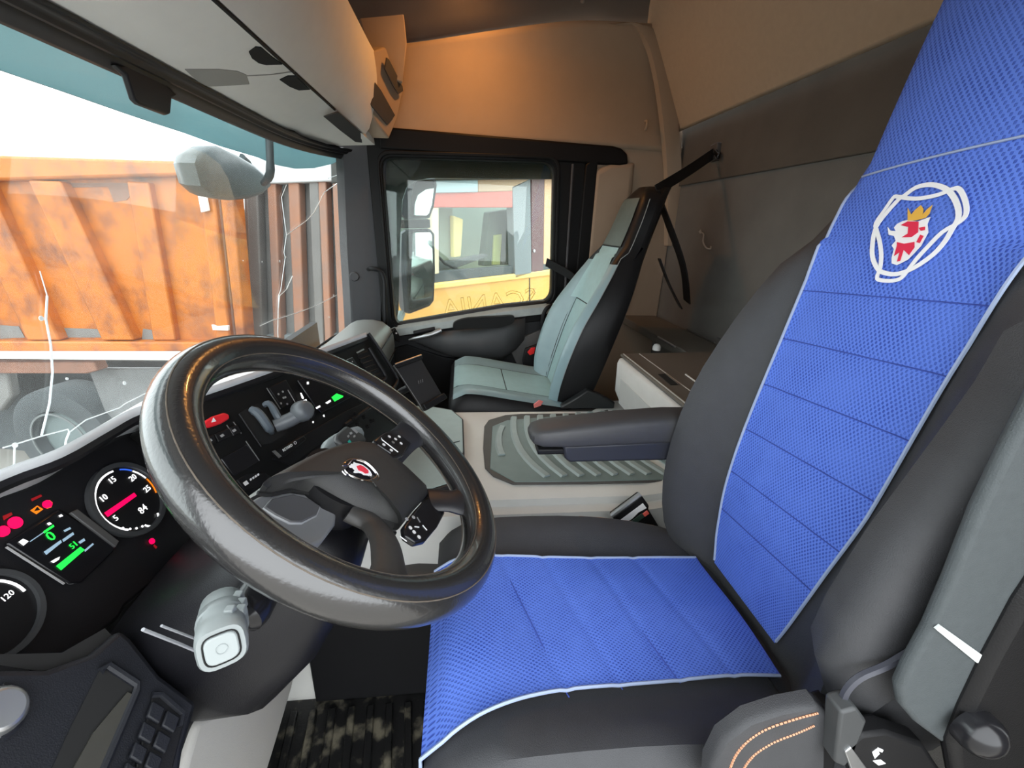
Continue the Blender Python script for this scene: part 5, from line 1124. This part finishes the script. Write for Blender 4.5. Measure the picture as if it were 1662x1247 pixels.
vi = thing('sun_visor', (0, 1.0, 1.45), 'teal translucent outer sun visor above the windscreen', 'sun visor')
vp = [(0, 114), (100, 148), (200, 183), (253, 201), (300, 216), (360, 238), (420, 256), (450, 268), (480, 274), (510, 273), (540, 266), (556, 258)]
def vis_y(x): return 0.96 - 0.34 * (abs(x) / 1.08) ** 4
def vis_at(px, py):
    d = ray(px, py); a, b = 0.2, 8.0
    for k in range(50):
        t = (a + b) / 2; p = CAM + d * t
        if p.y < vis_y(p.x): a = t
        else: b = t
    return CAM + d * a
vlow = [vis_at(*p) for p in vp]
z0 = vlow[0].z
vlow = [V((x, vis_y(x), z0)) for x in (-1.06, -.95, -.8, -.6, -.45) if x < vlow[0].x - .05] + vlow
MB().loft([[p, p + V((0, .004, 0)), p + V((0, -.016, .14)), p + V((0, -.02, .14))] for p in vlow]).obj('visor_sheet', VISM, vi, True)
fm = thing('front_mirror', at(430, 240, 1, .93), 'grey kerb mirror hanging outside the windscreen', 'mirror')
mpx = [(316, 265), (321, 250), (336, 238), (350, 236), (380, 250), (410, 268), (436, 292), (438, 302), (425, 315), (400, 323), (370, 325), (345, 320), (326, 302)]
mb_ = [at(*p, 1, .90) for p in mpx]; mc_ = sum(mb_, V()) / len(mb_)
MMH = mat('mirror_housing_grey', (.055, .075, .08), .4, noise=.1)
MB().loft([[mc_ + (p - mc_) * s + V((0, d, 0)) for p in mb_] for s, d in ((.80, -.02), (.94, -.012), (1.0, .0), (.98, .05), (.85, .09), (.5, .11))]).obj('housing', MMH, fm, True)
MB().tube([at(436, 205, 1, .69), at(438, 250, 1, .69), at(438, 283, 1, .70), at(428, 297, 1, .80)], [.013, .013, .015, .013], 10, smooth_path=3).obj('arm', mat('mirror_arm_grey', (.03, .04, .043), .5), fm, True)
MB().tube([at(393, 254, 1, .93), at(402, 262, 1, .95), at(414, 285, 1, .95)], .012, 8).obj('arm_bracket', MMH, fm, True)

# smoked wind deflector round the passenger window
wd = thing('wind_deflector', (1.075, .3, 1.38), 'smoked wind deflector along the top and front of the passenger window', 'wind deflector')
wp_ = [(604, 245), (905, 245), (905, 291), (800, 290), (700, 289), (676, 293), (660, 304), (653, 325), (650, 380), (648, 440), (647, 500), (640, 552), (604, 552)]
MB().prism([at(*p, 0, 1.075) for p in wp_], (.004, 0, 0)).obj('acrylic_sheet', tintmat('smoked_acrylic', (.05, .06, .052), (.10, .12, .10), .12), wd, False)
# passenger-side mirrors
pm = thing('side_mirror', at(660, 510, 0, 1.35), 'tall chrome-edged main mirror outside the passenger window', 'mirror')
def mirr(parent, glasspx, housepx, xg, depth, nm='mirror_glass'):
    G = [at(*p, 0, xg) for p in glasspx]; H = [at(*p, 0, xg + .01) for p in housepx]; hc = sum(H, V()) / len(H)
    MB().loft([[hc + (p - hc) * s + V((d * .8, d * .6, 0)) for p in H] for s, d in ((1.0, 0), (1.02, .02), (.9, depth * .7), (.6, depth))]).obj('mirror_housing', mat('mirror_house', (.05, .055, .07), .35), parent, True)
    MB().prism(G, (.004, .004, 0)).obj(nm, MIRRORM, parent, True, .0)
    MB().tube(G, .004, 6, closed=True).obj('mirror_rim', BLK, parent, True)
mirr(pm, [(660, 382), (666, 377), (698, 376), (702, 382), (704, 440), (702, 485), (696, 494), (668, 505), (663, 502), (661, 440)], [(652, 380), (660, 374), (699, 373), (705, 380), (706, 440), (704, 488), (697, 497), (666, 509), (656, 506), (651, 440)], 1.35, .10)
MB().tube([at(652, 508, 0, 1.36), at(646, 522, 0, 1.30), at(638, 535, 0, 1.15)], .022, 8, smooth_path=3).obj('mirror_arm', mat('arm_grey', (.2, .24, .24), .5), pm, True)
pm2 = thing('wide_mirror', at(680, 350, 0, 1.35), 'small wide-angle mirror above the tall side mirror', 'mirror')
mirr(pm2, [(672, 300), (678, 293), (703, 293), (706, 300), (702, 332), (697, 347), (692, 351), (668, 350), (664, 345)], [(650, 318), (656, 302), (672, 292), (706, 290), (709, 300), (704, 336), (697, 354), (660, 356), (650, 345)], 1.35, .08)
MB().prism([at(*p, 0, 1.36) for p in [(655, 357), (698, 356), (699, 370), (658, 371)]], (.05, .03, 0)).obj('mirror_bracket', BLK, pm2, True, .004)

# ---- orange tipper lorry ahead on the right
OD = V((.217, .976, 0)).normalized(); ON = V((-.976, .217, 0)).normalized(); OQ = V((2.94, 3.63, -.81))
def dt(px, py, off=0.0): return onp(px, py, OQ + ON * off, ON)
ORM = mat('rusty_orange_paint', (.50, .140, .006), .5, noise=.0, nscale=4.5, color2=(.20, .055, .014), bump=.2, bscale=30)
_n = ORM.node_tree; mixn = [x for x in _n.nodes if x.type == 'MIX'][0]; nd = [x for x in _n.nodes if x.type == 'TEX_NOISE' and abs(x.inputs['Scale'].default_value - 4.5) < .1][0]
nd.inputs['Detail'].default_value = 10; nd.inputs['Roughness'].default_value = .68
rp = _n.nodes.new('ShaderNodeMapRange'); rp.inputs['From Min'].default_value = .45; rp.inputs['From Max'].default_value = .66
_n.links.new(nd.outputs['Fac'], rp.inputs['Value']); _n.links.new(rp.outputs['Result'], mixn.inputs['Factor'])
RUST = mat('rust_brown', (.30, .14, .09), .8, noise=.5, nscale=12)
GREYO = mat('weathered_grey_steel', (.22, .21, .20), .7, noise=.4, nscale=6)
tk = thing('tipper_lorry', V((3.0, 3.6, -1.32)), 'rusty orange tipper lorry seen through the windscreen', 'lorry')
def slab(poly, m, name, off, th, bev=.01): return MB().prism([dt(*p, off) for p in poly], -ON * th).obj(name, m, tk, True, bev)
slab([(-420, 268), (-150, 262), (0, 258), (160, 262), (318, 264), (352, 330), (386, 572), (-420, 572)], ORM, 'body_side', 0, .10)
slab([(-420, 262), (0, 252), (318, 262), (322, 284), (0, 293), (-420, 300)], ORM, 'top_rail', .09, .12, .02)
slab([(-420, 552), (385, 556), (388, 576), (-420, 574)], ORM, 'bottom_rail', .09, .12, .015)
for x0 in (-198, -77, 44): slab([(x0, 292), (x0 + 52, 294), (x0 + 173, 553), (x0 + 121, 553)], ORM, 'rib', .08, .10, .015)
slab([(205, 294), (240, 296), (285, 553), (248, 553)], ORM, 'rib', .05, .08, .012)
slab([(318, 264), (340, 262), (375, 560), (352, 560)], ORM, 'end_post', .10, .14, .015)
slab([(340, 262), (350, 262), (386, 575), (374, 575)], RUST, 'end_seam', .06, .10, .005)
slab([(350, 262), (372, 262), (400, 575), (386, 575)], ORM, 'end_post', .09, .12, .01)
slab([(-420, 572), (300, 573), (300, 586), (-420, 580)], mat('white_side_guard', (.85, .83, .8), .5, noise=.1), 'side_guard', .16, .06, .01)
slab([(-300, 588), (152, 588), (158, 602), (140, 607), (-300, 606)], RUST, 'rusty_step', .12, .10, .01)
slab([(343, 527), (350, 530), (370, 529), (370, 537), (345, 536)], WHITE, 'marker_lamp', .12, .02, .003)
slab([(318, 303), (330, 300), (338, 342), (326, 345)], WHITE, 'white_plate', .13, .02, .003)
for q in ([(0, 528), (30, 530), (40, 548), (0, 550)], [(88, 532), (172, 535), (176, 548), (96, 548)], [(232, 534), (278, 540), (280, 552), (230, 551)]): slab(q, GREYO, 'grey_patch', .005, .01, 0)  # flat grey patches along the foot of the body side
slab([(96, 297), (200, 297), (228, 300), (205, 325), (185, 328), (175, 303), (110, 305)], RUST, 'rust_patch', .003, .006, 0)
CHS = mat('chassis_grey', (.07, .08, .085), .7, noise=.4, nscale=8)
slab([(-420, 580), (340, 584), (345, 760), (300, 800), (-420, 900)], CHS, 'chassis', -.35, .3, .02)
slab([(145, 605), (170, 598), (330, 598), (340, 730), (190, 720)], mat('mud_flap_grey', (.20, .20, .20), .7, noise=.4, nscale=10), 'mud_flap', -.05, .04, .01)
slab([(-120, 602), (10, 600), (18, 645), (0, 668), (-120, 680)], GREYO, 'fuel_bracket', .05, .08, .02)
TYRE = mat('tyre_rubber', (.055, .062, .066), .75, noise=.3, nscale=20)
wc = dt(113, 712); wr = .50
wheel = MB().loft([[wc + (OD * math.cos(t) + V((0, 0, 1)) * math.sin(t)) * r - ON * d for t in [2 * PI * k / 40 for k in range(40)]] for r, d in ((.28, .02), (.30, -.06), (.44, -.08), (.49, -.05), (.50, .02), (.50, .25), (.45, .3))]).obj('wheel', TYRE, tk, True)
MB().ringd(wc + ON * .075, ON, .272, .288, .01, n=40).obj('wheel_rim', mat('rim_grey2', (.14, .15, .15), .6), wheel, True)
MB().disc(wc - ON * .02, ON, .27, .03, 28, .2).obj('wheel_dish', mat('wheel_dish', (.12, .15, .15), .6), wheel, True)
# ---- rusty container lorry farther right
t2 = thing('container_lorry', V((3.6, 1.2, -1.32)), 'grey and rust-streaked ribbed lorry body beside the windscreen pillar', 'lorry')
def slab2(poly, m, name, off, th, bev=.01): return MB().prism([dt(*p, off) for p in poly], -ON * th).obj(name, m, t2, True, bev)
slab2([(394, 268), (600, 257), (600, 560), (402, 575)], GREYO, 'body_side', -.3, .08)
STRK = mat('streaked_rust_paint', (.42, .17, .08), .6, noise=.0, nscale=7, color2=(.22, .17, .15))
for x0, x1, m in ((398, 416, GREYO), (432, 446, STRK), (466, 484, STRK), (500, 516, GREYO), (515, 528, STRK), (538, 556, STRK), (575, 595, STRK)):
    slab2([(x0, 275), (x1, 275), (x1 + 10, 560), (x0 + 12, 560)], m, 'rib', -.2, .09, .01)
slab2([(394, 258), (600, 252), (600, 292), (396, 300)], mat('pale_rail', (.6, .62, .64), .5, noise=.2), 'top_rail', -.18, .1, .01)
slab2([(398, 545), (600, 540), (600, 760), (405, 760)], mat('sill_grey', (.25, .28, .29), .7, noise=.3), 'lower_body', -.25, .1, .01)

# ---- yellow machine cab next to the passenger window
e_ = V((.657, -.754, 0)).normalized(); YN = V((-.754, -.657, 0)).normalized(); YQ = at(705, 462, 0, 2.3)
def ym(px, py, off=0.0): return onp(px, py, YQ + YN * off, YN)
yc_ = thing('yellow_machine', V((2.6, -.1, -1.32)), 'yellow machine cab parked beside the passenger window', 'vehicle')
def ys(poly, m, name, off=0.0, th=.05, bev=.006): return MB().prism([ym(*p, off) for p in poly], -YN * th).obj(name, m, yc_, True, bev)
YEL = mat('yellow_paint', (.80, .42, .09), .4, noise=.12, nscale=3)
ys([(615, 480), (705, 468), (892, 446), (960, 438), (960, 700), (615, 700)], YEL, 'door_panel', 0, .08)
ys([(615, 471), (705, 460), (892, 438), (960, 430), (960, 440), (892, 448), (705, 471), (615, 482)], mat('yellow_paint_edge', (.90, .55, .16), .35), 'panel_shoulder', .02, .06, .012)
ys([(859, 442), (860.5, 442), (860.5, 520), (859, 520)], DARK, 'door_gap', .003, .004, 0)
text('side_letter', 'T', frame(ym(867, 474, .004), e_, YN), .09, mat('letter_brown', (.55, .25, .06), .6), yc_)
ys([(615, 453), (705, 441), (840, 431), (960, 422), (960, 432), (892, 441), (705, 463), (615, 475)], mat('belt_rubber', (.06, .07, .08), .6, noise=.2), 'belt_rubber', .0, .06)
ys([(700, 335), (712, 335), (713, 444), (702, 446)], mat('cream_post', (.70, .62, .42), .5), 'window_post', .01, .05)
ys([(736, 350), (752, 356), (748, 416), (737, 418)], mat('yellow_post', (.85, .72, .25), .5), 'inner_post', -.25, .05)
ys([(713, 338), (735, 338), (733, 420), (714, 425)], mat('grey_green_seat', (.22, .26, .20), .7), 'inner_seat', -.30, .08)
ys([(704, 425), (730, 424), (790, 412), (793, 416), (740, 436), (704, 440)], mat('inner_dash', (.06, .07, .07), .6), 'inner_dash', -.15, .06)
MB().tube([ym(710, 415, -.1), ym(722, 428, -.1), ym(742, 438, -.1)], .012, 8).obj('inner_lever', BLK, yc_, True)
ys([(795, 345), (828, 340), (832, 430), (785, 432)], mat('inner_seat_dark', (.06, .09, .06), .8, noise=.3), 'inner_back', -.2, .08)
ys([(803, 382), (815, 380), (812, 430), (800, 430)], mat('inner_lime', (.35, .40, .10), .6), 'inner_vest', -.18, .04)
ys([(560, 290), (960, 285), (960, 480), (560, 480)], mat('inner_teal', (.30, .42, .38), .8, noise=.4, nscale=3), 'inner_rear', -.9, .04, 0)
ys([(700, 311), (832, 309), (832, 337), (700, 337)], mat('red_beam', (.55, .10, .07), .5, noise=.15), 'header_beam', .02, .08)
ys([(670, 293), (776, 292), (776, 312), (672, 314)], mat('pale_blue_roof', (.40, .55, .60), .5, noise=.15), 'roof_edge', .04, .10)
ys([(776, 291), (862, 290), (832, 304), (832, 310), (776, 312)], mat('tan_roof', (.50, .33, .20), .6, noise=.2), 'roof_tan', .03, .10)
ys([(832, 305), (861, 290), (863, 444), (836, 452)], mat('grey_pillar', (.20, .22, .24), .5, noise=.15), 'rear_pillar', .02, .08)
ys([(863, 288), (884, 286), (882, 442), (863, 446)], mat('maroon_panel', (.16, .07, .08), .5, noise=.2), 'maroon_panel', .015, .06)
MB().disc(ym(866, 407, .016), YN, .014, .01, 12).obj('lock_button', SATIN, yc_, True)
ys([(884, 286), (960, 280), (960, 432), (882, 441)], mat('peach_panel', (.75, .45, .26), .5, noise=.1), 'side_panel', .0, .06)
ys([(600, 225), (960, 205), (960, 290), (600, 294)], mat('dark_canopy', (.03, .03, .025), .8, noise=.4), 'canopy', .10, .5, .01)
